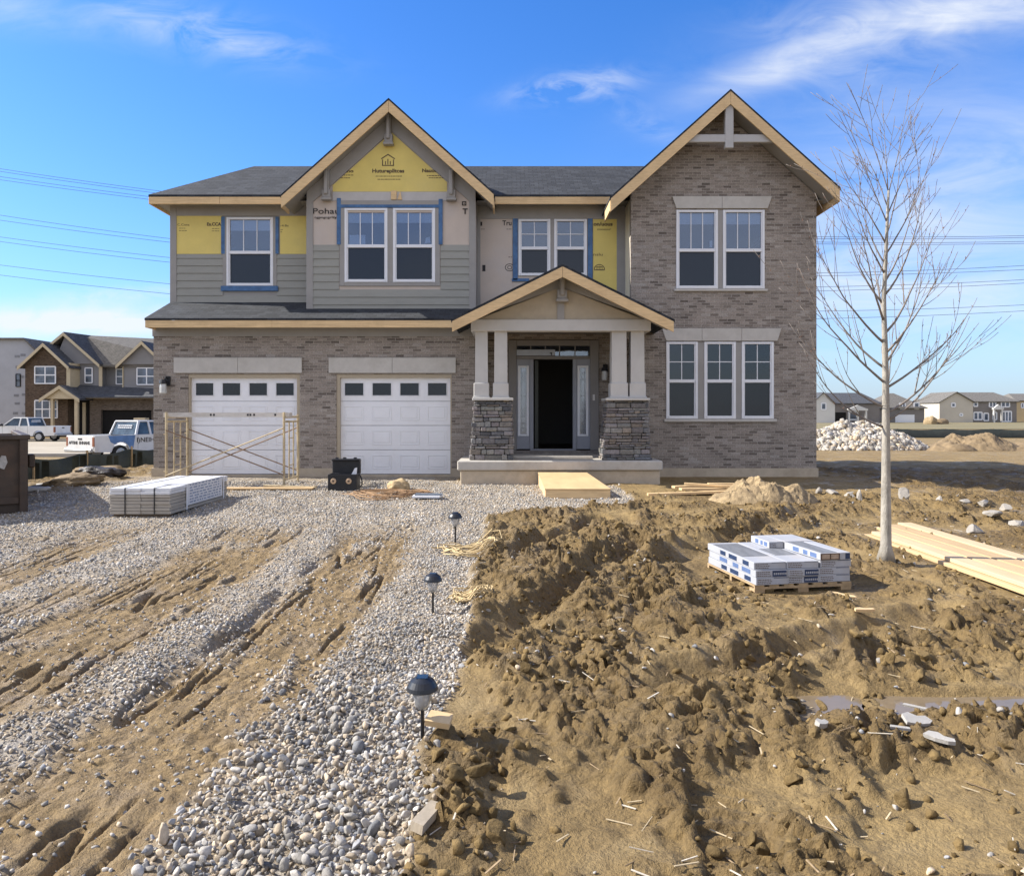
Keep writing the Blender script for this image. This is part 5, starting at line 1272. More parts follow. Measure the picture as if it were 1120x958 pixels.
for i, (px, d, rx, rz_, l) in enumerate(bd):
    lump('boulder', l, 'boulder', (px-CX)*d/F, CAMY+d, rx*.5, rx*.42, rz_*.85, BOUL, 20+i, .10, 3, 'pale boulders along the shadow edge', flat=True, cut=9)
DIRTM = pm('heaped soil', (.21, .150, .082), .92, .3, 3, dirt=(.085, .058, .034), dirt_amt=.5, bmp=.03)
# rubble piles right, built as heaps of many chunks
def heap(name, label, cx, cy, rx, ry, h, n, r0, r1, cols, mat, flat_=False, ridge=None):
    a = rng.uniform(0, 2*np.pi, n); q = np.sqrt(rng.random(n)); X = cx+rx*q*np.cos(a); Y = cy+ry*q*np.sin(a)
    prof = np.clip(1-q**1.7, 0, 1)*(.8+.35*fbm(X*.8, Y*.8, 66, 3)); Zz = base_h(X, Y)+h*prof; rad = rng.uniform(r0, r1, n)
    o = scatter_mesh(name, X, Y, Zz-rad*.4, rad, 1, mat, cols(n), flat=(1, .85, .75), rough=.12, smooth=False, sink=.3, tilt=.9, cut=5)
    tag(o, label, 'heap'); return o
heap('rubble_heap', 'heap of white broken concrete and rock right of the house', 18.0, 22.4, 3.6, 2.3, 1.7, 5200, .05, .24, lambda n: stone_cols(n, 1.2)*np.array([1, .98, .95])*rng.uniform(.6, 1.15, (n, 1)), STONE)
def soil_cols(n): v = rng.uniform(.75, 1.3, n)[:, None]; return v*np.array([.27, .19, .10])[None]
def mound(name, label, cx, cy, rx, ry, h, seed, nx=170, ny=90, fq=1.0, mat=None):
    u, v = np.meshgrid(np.linspace(-1.15, 1.15, nx), np.linspace(-1.15, 1.15, ny)); X = cx+u*rx; Y = cy+v*ry; q = u*u+v*v
    wx = X+.3/fq*perlin(X*fq, Y*fq, seed); w1, w2, wi, wt = worley(wx*fq*1.6, Y*fq*1.6, seed+5, True); Z = h*np.clip(1-q, -.3, 1)**.8*(.7+.55*fbm(wx*.6*fq, Y*.6*fq, seed, 3)+.35*ridged(wx*.9*fq, Y*.9*fq, seed+2, 4)+.22*wt+.14*wi+.10*ridged(X*fq*3, Y*fq*3, seed+8, 3)) ; Z = np.where(q > 1, -.25, Z)
    vs = np.stack([X, Y, base_h(X, Y)+Z-.05], -1).reshape(-1, 3); fs = [(j*nx+i, j*nx+i+1, (j+1)*nx+i+1, (j+1)*nx+i) for j in range(ny-1) for i in range(nx-1)]
    mb = MB(); mb.v = [tuple(p) for p in vs]; mb.f = fs; mb.c = [None]*len(fs)
    o = mb.build(name, mat or DIRTM, None, loc=(cx, cy, gz(cx, cy)), smooth=True, uv=False); tag(o, label, 'dirt mound'); return o
mound('dirt_mound', 'tall lumpy dirt mound right of the rubble heap', 23.6, 21.5, 2.3, 2.0, .68, 201, fq=1.5)
mound('dirt_mound', 'long low dirt mound running out at the right edge', 28.6, 21.0, 5.6, 2.0, .42, 211, fq=1.5)
mound('dirt_mound', 'small dark dirt mound between the rubble and the tall mound', 21.6, 20.0, 1.2, 1.0, .45, 221, 50, 36, 1.5)
# crumpled heap at the wing
o = mound('soil_heap', 'heap of crumpled pale clay soil in front of the brick wing', 4.05, -4.35, .92, .55, .34, 305, 200, 130, 3.6, pm('pale clay', (.32, .235, .13), .9, .35, 11, dirt=(.09, .065, .04), dirt_amt=.8, bmp=.03)); o['category'] = 'dirt heap'

# dumpster
dx1 = WX(33, -5.6); dz1 = 1.29
du = thing('dumpster', 'dark rusty steel dumpster cut off by the left frame edge', 'dumpster', (WX(33, -5.6), -5.6, 0.0), R(36))
dx1 = 0.0
DM = pm('dumpster steel', (.050, .033, .022), .6, .35, 3, dirt=(.12, .06, .03), dirt_amt=.6, bmp=.003)
mb = MB(); y0, y1 = 0.0, 3.6; xl = dx1-2.2
mb.box(xl, dx1-.06, y0+.03, y0+.06, .12, dz1-.06); mb.box(dx1-.09, dx1-.06, y0+.06, y1, .12, dz1-.06); mb.box(xl, dx1-.06, y1, y1+.03, .12, dz1-.06); mb.box(xl, xl+.03, y0+.06, y1, .12, dz1-.06); mb.box(xl+.03, dx1-.09, y0+.06, y1, .12, .16)
mb.build('steel_box', DM, du, local=True)
mb = MB(); mb.bbox(xl-.02, dx1, y0-.03, y0+.09, dz1-.07, dz1, .01); mb.bbox(dx1-.11, dx1, y0+.09, y1+.1, dz1-.07, dz1, .01); mb.build('top_rail', DM, du, local=True)
mb = MB()
for xx in (dx1-.13, dx1-.62, dx1-1.2, dx1-1.8): mb.bbox(xx, xx+.1, y0-.04, y0+.03, .12, dz1-.07, .01)
for yy in np.arange(y0+.5, y1, .6): mb.bbox(dx1-.062, dx1-.0, yy, yy+.1, .12, dz1-.07, .01)
mb.bbox(xl, dx1-.13, y0-.02, y0+.03, .3, .4, .01); mb.build('side_rib', DM, du, local=True)
mb = MB(); mb.bbox(dx1-.02, dx1+.07, y0+.15, y0+.3, .80, 1.0, .02); mb.build('rail_hook', DM, du, local=True)
mb = MB(); mb.prism([(dx1-.37, .83), (dx1-.31, .80), (dx1-.27, .9), (dx1-.29, .99), (dx1-.34, 1.0), (dx1-.38, .92)], y0+.022, y0+.029); mb.build('paint_mark', pm('scuffed white', (.35, .33, .3), .7, .3, 20), du, local=True)

# silt fence on the left
SILT = pm('silt fabric', (.022, .028, .026), .75, .3, 3, bmp=.01, dirt=(.06, .055, .045), dirt_amt=.3)
def silt(name, label, pts, h, mat=SILT, post=1.9):
    t = thing(name, label, 'silt fence', (pts[0][0], pts[0][1], gz(*pts[0])))
    mb = MB(); top = []; bot = []; P = []
    for i in range(len(pts)-1):
        a, b_ = Vector(pts[i]), Vector(pts[i+1]); n = max(2, int((b_-a).length/.25))
        for k in range(n): P.append(a.lerp(b_, k/n))
    P.append(Vector(pts[-1])); acc = 0; posts = []
    for i, p in enumerate(P):
        if i: acc += (p-P[i-1]).length
        ph = (acc % post)/post; sag = .10*math.sin(math.pi*ph); z = gz(p.x, p.y)
        w = .03*math.sin(acc*5.1)
        bot.append((p.x+w, p.y, z-.08)); top.append((p.x+w*.3, p.y, z+h-sag))
        if i and ph < ((acc-(p-P[i-1]).length) % post)/post or i == 0: posts.append((p.x, p.y, z))
    n = len(P); vs = bot+top+[(x, y+.012, z) for x, y, z in bot]+[(x, y+.012, z) for x, y, z in top]
    fs = []
    for i in range(n-1): fs += [(i, i+1, n+i+1, n+i), (3*n+i, 3*n+i+1, 2*n+i+1, 2*n+i), (n+i, n+i+1, 3*n+i+1, 3*n+i)]
    mb.add(vs, fs); mb.build('fabric', mat, t, smooth=True)
    for p in posts: MB().box(p[0]-.02, p[0]+.02, p[1]+.015, p[1]+.05, p[2]-.1, p[2]+h+.06).build('post', WOODP, t)
silt('silt_fence', 'dark green silt fence between the dumpster and the brick house', [(-11.3, -1.5), (-10.95, .3), (-10.7, 3.2), (-10.4, 5.8), (-9.0, 7.6)], .58)
silt('silt_fence', 'distant black silt fence crossing behind the rubble and dirt mounds', [(22, 50), (45, 48), (80, 44)], .8, post=4)

# black plastic and rubbish near the fence
o = lump('plastic_heap', 'dark crumpled sheeting lying before the silt fence', 'sheeting', WX(108, -.6), -.6, .50, .25, .15, pm('dark plastic', (.03, .022, .016), .5, .4, 6, bmp=.02), 33, .5, 4); o.rotation_euler = (0, 0, .1)
o = lump('soil_heap', 'low brown soil heap beside the dark sheeting', 'dirt heap', -8.3, -2.3, .6, .35, .13, DIRTM, 35, .5, 4)
o = lump('soil_heap', 'low brown soil heap against the silt fence', 'dirt heap', -9.4, .6, .6, .35, .14, DIRTM, 37, .5, 4)
for i, (x, y) in enumerate(((-9.0, -3.2), (-8.2, -3.6), (-9.6, -3.9), (-8.6, -2.7))):
    o = lump('paper_scrap', ['pale torn paper scrap nearest the dumpster hook', 'torn paper scrap between dumpster and siding bundle', 'pale paper scrap in the shade of the dumpster', 'torn paper scrap in front of the brown soil heap'][i], 'litter', x, y, .22, .12, .05, CHIP, 50+i, .6, 3)

# ------------------------------------------------------------------ young bare tree
tx, tY = WX(969, CAMY+7.48), CAMY+7.48; tz0 = gh(tx, tY) - .03
tree = thing('young_tree', 'slender bare young tree with pale bark standing beside the lumber', 'tree', (tx, tY, tz0))
BARK = pm('pale bark', (.33, .30, .25), .8, .3, 14, (1, 1, .3), .008, dirt=(.11, .095, .075), dirt_amt=.75)
TWIG = pm('twig bark', (.19, .16, .135), .75, .25, 20, bmp=0)
rt = random.Random(5)
H = 3.75
def trunk_pt(z):   # gentle lean and sway
    return Vector((tx + .03*math.sin(z*1.1) - .05*z/3 + (.10*max(0, z-2.6)), tY + .02*math.sin(z*1.7), tz0 + z))
tp = [trunk_pt(H*i/24) for i in range(25)]
tr_ = [(.056*(1-.80*(i/24)**.85)) * (1.7 if i == 0 else 1) for i in range(25)]
MB().tube(tp, tr_, 12).build('trunk', BARK, tree, smooth=True)
mb = MB(); buds = MB()
def grow_b(p, d, length, r, depth, upw):
    n = max(5, int(length/.09)); pts = [p]; rr = [r]; dd = d.normalized(); side = Vector((rt.gauss(0, 1), rt.gauss(0, 1), 0))*.035
    for i in range(n):
        dd = (dd + Vector((0, 0, upw/n*1.0)) + side/n*3 + Vector((rt.gauss(0, .035), rt.gauss(0, .035), rt.gauss(0, .03)))).normalized()
        pts.append(pts[-1] + dd*length/n); rr.append(max(.0022, r*(1-.88*((i+1)/n)**.8)))
    mb.tube(pts, rr, 5 if depth else 7)
    if depth < 3:
        k = {0: rt.randint(4, 6), 1: rt.randint(0, 2), 2: 0}[depth]
        for q in range(k):
            j = int(n*rt.uniform(.22, .85)); a = (pts[j+1]-pts[j]).normalized(); ang = rt.uniform(.35, .7)
            pr = a.orthogonal().normalized(); pr = (Matrix.Rotation(rt.uniform(0, 6.28), 3, a) @ pr)
            nd = (a*math.cos(ang) + pr*math.sin(ang)); nd.z = abs(nd.z)*.6+.2
            grow_b(pts[j], nd, length*rt.uniform(.35, .6), rr[j]*.62, depth+1, upw*.8)
    for i in range(2, n, 2):
        if rt.random() < .75 and rr[i] < .006:
            b_ = pts[i]; buds.tube([b_, b_ + Vector((rt.uniform(-1, 1), rt.uniform(-1, 1), 1)).normalized()*.022], [.0045, .001], 4)
prim = [  # height, azimuth deg (0 = right), length, initial upward angle deg
    (1.50, 12, 1.35, 22), (1.55, 168, 1.3, 25), (1.62, 60, 1.0, 35), (1.75, -10, 1.25, 30), (1.80, 195, 1.55, 30), (1.95, 150, 1.2, 35), (2.0, 25, 1.4, 38), (2.1, -50, 1.0, 42), (2.2, 180, 1.3, 38),
    (2.3, 5, 1.4, 42), (2.42, 215, 1.1, 45), (2.5, 70, .95, 48), (2.6, 172, 1.1, 46), (2.68, -20, 1.25, 48), (2.82, 20, 1.15, 52), (2.9, 190, .95, 50), (3.0, 160, .9, 55), (3.1, -5, 1.15, 56), (3.2, 175, 1.15, 60), (3.3, 30, 1.1, 62), (3.42, 200, 1.0, 62), (3.5, 0, 1.15, 66), (3.58, 150, .95, 68), (3.68, 90, 1.1, 78), (3.72, 10, 1.25, 74), (3.74, 185, 1.15, 76), (1.35, 185, 1.2, 18), (1.42, -15, 1.3, 25)]
for (h, az, ln, up) in prim:
    az_, u_ = R(az+rt.uniform(-8, 8)), R(up)
    d = Vector((math.cos(az_)*math.cos(u_), math.sin(az_)*math.cos(u_), math.sin(u_)))
    rr_ = .056*(1-.80*(h/H)**.85)
    grow_b(trunk_pt(h), d, ln, min(rr_*.52, .0135), 0, 1.0 if up < 60 else .35)
mb.build('branches', TWIG, tree, smooth=True); struct(buds.build('buds', pm('bud', (.20, .11, .07), .7, .3, 20, bmp=0), tree), 'stuff')

# ------------------------------------------------------------------ power lines
WIRE = pm('power line', (.06, .075, .11), .6, .1, 3, bmp=0)
wl = [(184.8, 210.5, 258.0), (186.6, 212.0, 258.9), (191.2, 215.6, 262.2), (193.6, 217.4, 263.2), (232.3, 257.5, 287.4), (237.0, 260.6, 291.0), (255.0, 277.0, 301.7), (259.5, 281.5, 305.0), (285.4, 305.4, 329.0), (296.4, 316.2, 335.6)]
nm_ = ['topmost power line', 'second power line from the top, close under the first', 'third power line from the top', 'fourth power line from the top', 'fifth power line, upper of the second pair', 'sixth power line, lower of the second pair', 'seventh power line, upper of the third pair', 'eighth power line, lower of the third pair', 'ninth power line, second from the bottom', 'lowest power line']
Yw = 48.0
for i, (a, b185, c1120) in enumerate(wl):
    # quadratic through three points -> hanging curve
    A = np.array([[185, 185**2], [1120, 1120**2]]); bb, cc_ = np.linalg.solve(A, np.array([b185-a, c1120-a]))
    pts = []
    for px in np.linspace(-1500, 2600, 90):
        py = a + bb*px + cc_*px*px; pts.append((WX(px, Yw), Yw+.4*i, WZ(py, Yw)))
    o = MB().tube(pts, .020, 5).build('power_line', WIRE, None, loc=pts[0]); tag(o, nm_[i] + ', crossing the sky behind the house', 'power line', 'power lines behind the house')
# ------------------------------------------------------------------ neighbours, cars, roads
def sheet(name, x0, x1, y0, y1, mat, dz=.01, nx=40, ny=6):
    X, Y = np.meshgrid(np.linspace(x0, x1, nx), np.linspace(y0, y1, ny)); Z = base_h(X, Y)+dz
    mb = MB(); mb.v = [tuple(p) for p in np.stack([X, Y, Z], -1).reshape(-1, 3)]; mb.f = [(j*nx+i, j*nx+i+1, (j+1)*nx+i+1, (j+1)*nx+i) for j in range(ny-1) for i in range(nx-1)]; mb.c = [None]*len(mb.f)
    o = mb.build(name, mat); return struct(o)
ROADC = pm('pale road', (.36, .31, .23), .9, .1, .5, dirt=(.24, .19, .13), dirt_amt=.5, bmp=.002)
ASPH = pm('grey road', (.15, .14, .13), .9, .12, .3, dirt=(.2, .17, .13), dirt_amt=.5, bmp=.002)
GRASS = pm('winter grass', (.19, .155, .075), .95, .3, .25, (.3, 1, 1), .01, dirt=(.15, .135, .06), dirt_amt=.6)
sheet('road', -90, 6, 21, 43, ROADC, .045, 60, 10)
sheet('road', 14, 200, 56, 76, ASPH, .05)
sheet('grass_field', 10, 400, 84, 420, GRASS, .05, 40, 20)
mb = MB()
for (y) in (20.8, 43.0): mb.box(-90, 6, y, y+.2, -.75, -.42)
struct(mb.build('kerb', pm('kerb', (.33, .31, .28), .9, .1, 2)))

NB = brick_mat('neighbour brick', (.12, .085, .06), (.07, .05, .038), (.14, .115, .09), big=(.16, .12, .09))
NB2 = brick_mat('neighbour pale brick', (.17, .14, .115), (.11, .09, .075), (.2, .17, .14), big=(.22, .19, .16))
NG = pm('neighbour grey siding', (.22, .215, .215), .7, .06, 1, bmp=.001); NSH = shingle_mat('neighbour shingles', (.055, .058, .066), (.085, .088, .096)); NSH2 = shingle_mat('neighbour brown shingles', (.13, .12, .105), (.17, .155, .135))
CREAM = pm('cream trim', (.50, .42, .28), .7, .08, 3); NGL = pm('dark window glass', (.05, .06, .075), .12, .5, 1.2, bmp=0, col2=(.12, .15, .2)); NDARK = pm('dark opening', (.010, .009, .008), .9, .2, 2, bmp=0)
def nwin(par, x0, x1, z0, z1, Y, nx=2, nz=2, fr=.10, sub=True, mat=None, axis='y'):
    w = MB(); 
    for i in range(nx+1): xx = x0+(x1-x0)*i/nx; w.box(xx-fr/2, xx+fr/2, Y-.08, Y-.01, z0, z1)
    for j in range(nz+1): zz = z0+(z1-z0)*j/nz; w.box(x0, x1, Y-.078, Y-.012, zz-fr/2, zz+fr/2)
    o = w.build('window', WHITE if mat is None else mat, par)
    MB().box(x0, x1, Y-.04, Y-.011, z0, z1).build('pane', NGL, o); return o
def gabled(par, x0, x1, zE, zP, y0, y1, xc=None, oh=.35, roof=NSH, fasc=CREAM, name='gable_roof', th=.16):
    xc = (x0+x1)/2 if xc is None else xc; sl = (zP-zE)/((x1-x0)/2); mb = MB()
    zl = zP-sl*(xc-x0+oh); zr = zP-sl*(x1+oh-xc)
    slab([(x0-oh, y0, zl), (xc, y0, zP), (xc, y1, zP), (x0-oh, y1, zl)], th, mb, .02); slab([(xc, y0, zP), (x1+oh, y0, zr), (x1+oh, y1, zr), (xc, y1, zP)], th, mb, .02)
    mb.build(name, roof, par); mb = MB()
    for xe, ze in ((x0-oh, zl), (x1+oh, zr)): mb.prism([(xc, zP-.02), (xe, ze-.02), (xe, ze-.34), (xc, zP-.34)], y0-.06, y0-.005)
    mb.build('rake_fascia', fasc, par)
# --- neighbour house on the left, d = 68
YN = 52.0; k = lambda px: WX(px, YN); kz = lambda py: WZ(py, YN); zg = gz(-40, YN)
nh = thing('neighbour_house', 'brown brick and grey sided two storey neighbour house left of the building site', 'house', ((k(27)+k(200))/2, YN, zg))
mb = MB(); a, b_ = k(27.5), k(74); zE = kz(397)
mb.box(a, b_, YN, YN+9, zg-.3, zE); mb.prism([(a, zE), (b_, zE), ((a+b_)/2-.2, kz(377.5))], YN, YN+.3); mb.build('brick_wall', NB, nh)
mb = MB(); mb.box(k(74), k(100), YN+1.5, YN+9, kz(428), kz(397)); mb.prism([(k(50), kz(397)), (k(102), kz(397)), (k(62.5)-0, kz(366))], YN+1.2, YN+1.5)
mb.box(k(100), k(126), YN+2.5, YN+9, kz(428), kz(397.5)); mb.box(k(126), k(215), YN+1.5, YN+9, kz(428), kz(397.5)); mb.prism([(k(124), kz(397.5)), (k(176), kz(397.5)), (k(149.5), kz(374))], YN+1.2, YN+1.5)
mb.build('siding_wall', NG, nh)
mb = MB(); cells(mb, k(93), k(215), zg-.3, kz(433), [(k(105), k(161), zg-.2, kz(448.5))], YN+.8, YN+1.1); mb.box(k(64), k(93), YN+1.3, YN+1.6, zg-.3, kz(433)); mb.build('garage_brick_wall', NB2, nh)
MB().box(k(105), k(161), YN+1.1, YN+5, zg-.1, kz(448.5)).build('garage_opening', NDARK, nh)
MB().box(k(73), k(89), YN+1.22, YN+1.28, zg, kz(437)).build('entry_door', NDARK, nh); MB().box(k(82.5), k(86), YN+1.1, YN+1.21, zg, kz(440)).build('sidelight', CREAM, nh)
gabled(nh, a, b_, zE, kz(375.5), YN-.5, YN+6, oh=.4)
gabled(nh, k(50), k(101), kz(396), kz(363), YN+.8, YN+9, xc=k(63), oh=.1, roof=NSH) if False else None
mb = MB(); p0, pk, p1 = (k(45), kz(377.5)), (k(63), kz(362.5)), (k(103), kz(398))
for (q, r_) in ((p0, pk), (pk, p1)): slab([(q[0], YN+.9, q[1]), (r_[0], YN+.9, r_[1]), (r_[0], YN+9, r_[1]), (q[0], YN+9, q[1])], .18, mb)
slab([(k(63), YN+3, kz(362.5)), (k(215), YN+9, kz(364.5)), (k(215), YN+1.3, kz(398)), (k(103), YN+1.3, kz(398))], .2, mb)
mb.build('main_roof', NSH2, nh)
mb = MB(); slab([(pk[0], YN+.89, pk[1]+.06), (p1[0], YN+.89, p1[1]+.06), (k(111), YN+4, kz(395)), (k(100), YN+8.5, kz(364))], .1, mb); mb.build('valley_roof', NSH, nh)
mb = MB()
for (q, r_) in ((p0, pk), (pk, p1)): mb.prism([(q[0], q[1]), (r_[0], r_[1]), (r_[0], r_[1]-.3), (q[0], q[1]-.3)], YN+.8, YN+.88)
mb.build('rake_fascia', CREAM, nh)
gabled(nh, k(125), k(177), kz(396.5), kz(372), YN+.8, YN+7, xc=k(150), oh=.3)
mb = MB(); slab([(k(74), YN-.6, kz(434)), (k(215), YN-.2, kz(434)), (k(215), YN+1.5, kz(427)), (k(74), YN+1.5, kz(420))], .14, mb); mb.build('porch_roof', NSH, nh)
gabled(nh, k(57), k(93), kz(434), kz(422), YN-1.4, YN+1.3, xc=k(75), oh=.3); mb = MB(); mb.prism([(k(58), kz(436.5)), (k(93), kz(436.5)), (k(75), kz(424))], YN-1.2, YN-1.0); mb.build('porch_gable', CREAM, nh)
for px in ((63.5, 66), (89, 92.5)): MB().box(k(px[0]), k(px[1]), YN-1.1, YN-.85, zg-.1, kz(436.5)).build('porch_post', CREAM, nh)
mb = MB(); mb.box(k(74)-.1, k(74)+.25, YN-.03, YN+1.5, kz(428), kz(397)); mb.box(k(100)-.1, k(100)+.2, YN+1.4, YN+1.5, kz(428), kz(398)); mb.box(k(125), k(126), YN+1.4, YN+1.5, kz(428), kz(398)); mb.box(k(93), k(215), YN-.25, YN-.2, kz(436), kz(434)); mb.build('corner_board', CREAM, nh)
nwin(nh, k(38.5), k(61), kz(419.5), kz(401), YN, 2, 2); nwin(nh, k(38.5), k(63), kz(457), kz(438), YN, 3, 2); nwin(nh, k(83.5), k(91.5), kz(418), kz(401.5), YN+1.45, 1, 2); nwin(nh, k(112), k(121), kz(419), kz(402), YN+2.45, 1, 2); nwin(nh, k(141.5), k(163), kz(420), kz(401.5), YN+1.45, 2, 2)
# brick pillar stack by the garage at right
MB().bbox(k(157), k(169), YN-1.8, YN-1.0, zg, kz(457)).build('garage_side_pier', CREAM, nh)
# --- wrapped house at the frame edge
wh = thing('wrapped_house', 'unfinished house in pale sheet wrap at the far left edge', 'house', (k(8), YN+1, zg))
WRP = pm('house wrap', (.36, .37, .395), .7, .07, .8); a, b_ = k(-60), k(27)
mb = MB(); z3 = kz(386); mb.box(a, b_, YN+2, YN+11, zg-.3, z3); mb.prism([(a, z3), (b_+.0, z3), (k(13), kz(369)), (k(-46), kz(369))], YN+2, YN+2.3); mb.build('wrapped_wall', WRP, wh)
mb = MB(); slab([(k(-46), YN+1.6, kz(367.5)), (k(13), YN+1.6, kz(367.5)), (k(13), YN+11, kz(367.5)), (k(-46), YN+11, kz(367.5))], .15, mb); slab([(k(13), YN+1.6, kz(367.5)), (k(32), YN+1.6, kz(386)), (k(32), YN+11, kz(386)), (k(13), YN+11, kz(367.5))], .18, mb); mb.build('roof', NSH2, wh)
mb = MB()
for (px, py) in ((3, 388), (9.5, 386.5), (19, 388), (4, 400), (15, 401), (8, 411), (20, 411), (25, 401), (15.5, 420), (2, 432), (11, 431), (21, 432), (3, 441), (14, 442), (24, 442), (1, 452), (11, 452), (21, 452), (4, 463), (14, 464)):
    MB().box(k(px)-.24, k(px)+.24, YN+1.985, YN+1.997, kz(py)-.12, kz(py)+.12).build('wrap_printing', pm('wrap grey print', (.20, .205, .22), .7, .2, 3), wh)
nwin(wh, k(2), k(6.8), kz(422), kz(408), YN+1.99, 1, 2, .06, mat=NDARK)
# --- far houses right
def far_house(label, px0, px1, py_base, py_eave, py_peak, Y, side_px=None, wall=None, side=None, wins=(), roof=NSH2, door=None, hip=.12, nm='far_house', porch=None):
    X0, X1 = WX(px0, Y), WX(px1, Y); zg = WZ(py_base, Y); zE, zP = WZ(py_eave, Y), WZ(py_peak, Y); t = thing(nm, label, 'house', ((X0+X1)/2, Y, zg), 0, 'houses across the field')
    dep = 10.0; xs_ = WX(side_px, Y) if side_px else X0
    mb = MB(); mb.box(xs_, X1, Y, Y+dep, zg-.4, zE); mb.build('front_wall', wall, t)
    if side_px:    # gable end block turned to the viewer
        mb = MB(); mb.prism([(X0, zg-.4), (xs_, zg-.4), (xs_, zE), ((X0+xs_)/2, zP-.1), (X0, zE)], Y-.6, Y+dep); mb.build('gable_wall', side, t)
        mb = MB(); xm = (X0+xs_)/2; e = .3; sl_ = (zP-zE)/(xs_-xm)
        slab([(X0-e, Y-1.0, zE-sl_*e), (xm, Y-1.0, zP), (xm, Y+dep, zP), (X0-e, Y+dep, zE-sl_*e)], .18, mb); 
        slab([(xm, Y-1.0, zP), (xs_+e, Y-1.0, zE-sl_*e), (xs_+e, Y+dep*.4, zE), (xm, Y+dep, zP)], .18, mb); mb.build('gable_roof', roof, t)
    mb = MB(); h0 = (X0+xs_)/2 if side_px else X0+(X1-X0)*hip; h1 = X1-(X1-X0)*hip; yr = Y+dep/2
    slab([(xs_-.2 if side_px else X0-.5, Y-.5, zE), (X1+.5, Y-.5, zE), (h1, yr, zP), (h0, yr, zP)], .18, mb); slab([(X1+.5, Y-.5, zE), (X1+.5, Y+dep, zE), (h1, yr, zP)], .18, mb)
    slab([(X1+.5, Y+dep, zE), (X0-.5, Y+dep, zE), (h0, yr, zP), (h1, yr, zP)], .18, mb)
    if not side_px: slab([(X0-.5, Y+dep, zE), (X0-.5, Y-.5, zE), (h0, yr, zP)], .18, mb)
    mb.build('main_roof', roof, t)
    for w in wins:
        Yw_ = Y-.61 if (side_px and w[1] <= side_px) else Y
        nwin(t, WX(w[0], Y), WX(w[1], Y), WZ(w[3], Y), WZ(w[2], Y), Yw_, w[4] if len(w) > 4 else 1, 1, .28)
    if door: MB().box(WX(door[0], Y), WX(door[1], Y), Y-.1, Y-.005, WZ(door[3], Y), WZ(door[2], Y)).build('garage_door', WHITE if len(door) < 5 else door[4], t)
    if porch:
        mb = MB()
        for p in porch[:-1]: mb.box(WX(p, Y)-.15, WX(p, Y)+.15, Y-1.6, Y-1.2, zg, WZ(porch[-1], Y))
        mb.box(WX(porch[0], Y)-.3, WX(porch[-2], Y)+.3, Y-1.7, Y-1.1, WZ(porch[-1], Y), WZ(porch[-1], Y)+.4); mb.prism([(WX(porch[0], Y), WZ(porch[-1], Y)+.41), (WX(porch[-2], Y), WZ(porch[-1], Y)+.41), ((WX(porch[0], Y)+WX(porch[-2], Y))/2, WZ(porch[-1], Y)+1.2)], Y-1.6, Y-1.2)
        mb.build('porch', FW, t)
    return t
FB = pm('far beige', (.50, .455, .375), .8, .05, .5); FW = pm('far white', (.60, .585, .55), .8, .05, .5); FG = pm('far taupe', (.20, .18, .165), .8, .08, .5); FO = pm('far ochre', (.55, .42, .24), .8, .06, .5)
far_house('pale house with a steep dark roof, half hidden by the rubble heap', 886, 962, 462.5, 441, 429, 150, 912, FG, FW, ((897, 902, 441, 448), (928, 938, 450, 459)), NSH, (913, 925, 451, 462, NDARK), porch=(925.5, 935, 944, 449))
far_house('taupe house with a white garage door behind the tree trunk', 960, 1011, 462.5, 446, 429.5, 155, None, FG, FG, ((984, 990, 441, 447, 2), (1000, 1005, 440.5, 447)), NSH2, (979, 1000, 453.5, 462), .42)
far_house('small low roofed house between the taupe and the beige house', 1008, 1031, 461.5, 446, 436, 185, None, pm('far brown', (.15, .13, .12), .8, .1, .5), FW, ((1012, 1020, 442, 447),), NSH2, hip=.3)
far_house('large beige house with a grey brick front at the right', 1026, 1112, 462, 439, 428.5, 158, 1062.5, FG, FB, ((1039, 1043, 441, 445), (1048, 1051, 452.5, 455), (1065, 1069, 440, 444.5), (1082, 1089, 439.5, 445, 2), (1095, 1104, 439.5, 445, 2), (1065, 1074, 451, 459, 2), (1076, 1081, 452, 460), (1086, 1090, 451, 459), (1096, 1106, 450, 461, 3)), NSH2, porch=(1083, 1091.5, 448))
far_house('ochre house cut off by the right frame edge', 1112, 1160, 461.5, 438, 430, 168, None, FO, FO, ((1117, 1119.5, 441, 446),), NSH2)
for i, (px, py, w, h, Y, l) in enumerate(((1018, 461.5, 1.6, 1.2, 130, 'pale soil heap in the field before the small far house'), (1029, 462, 2.6, .8, 132, 'dark soil heap in the field before the beige house'))):
    x = WX(px, Y); o = lump('field_heap', l, 'dirt heap', x, Y, w*.7, 1.2, h, pm('pale clay', (.3, .2, .1)) if i == 0 else DIRTM, 60+i, .3, 3)

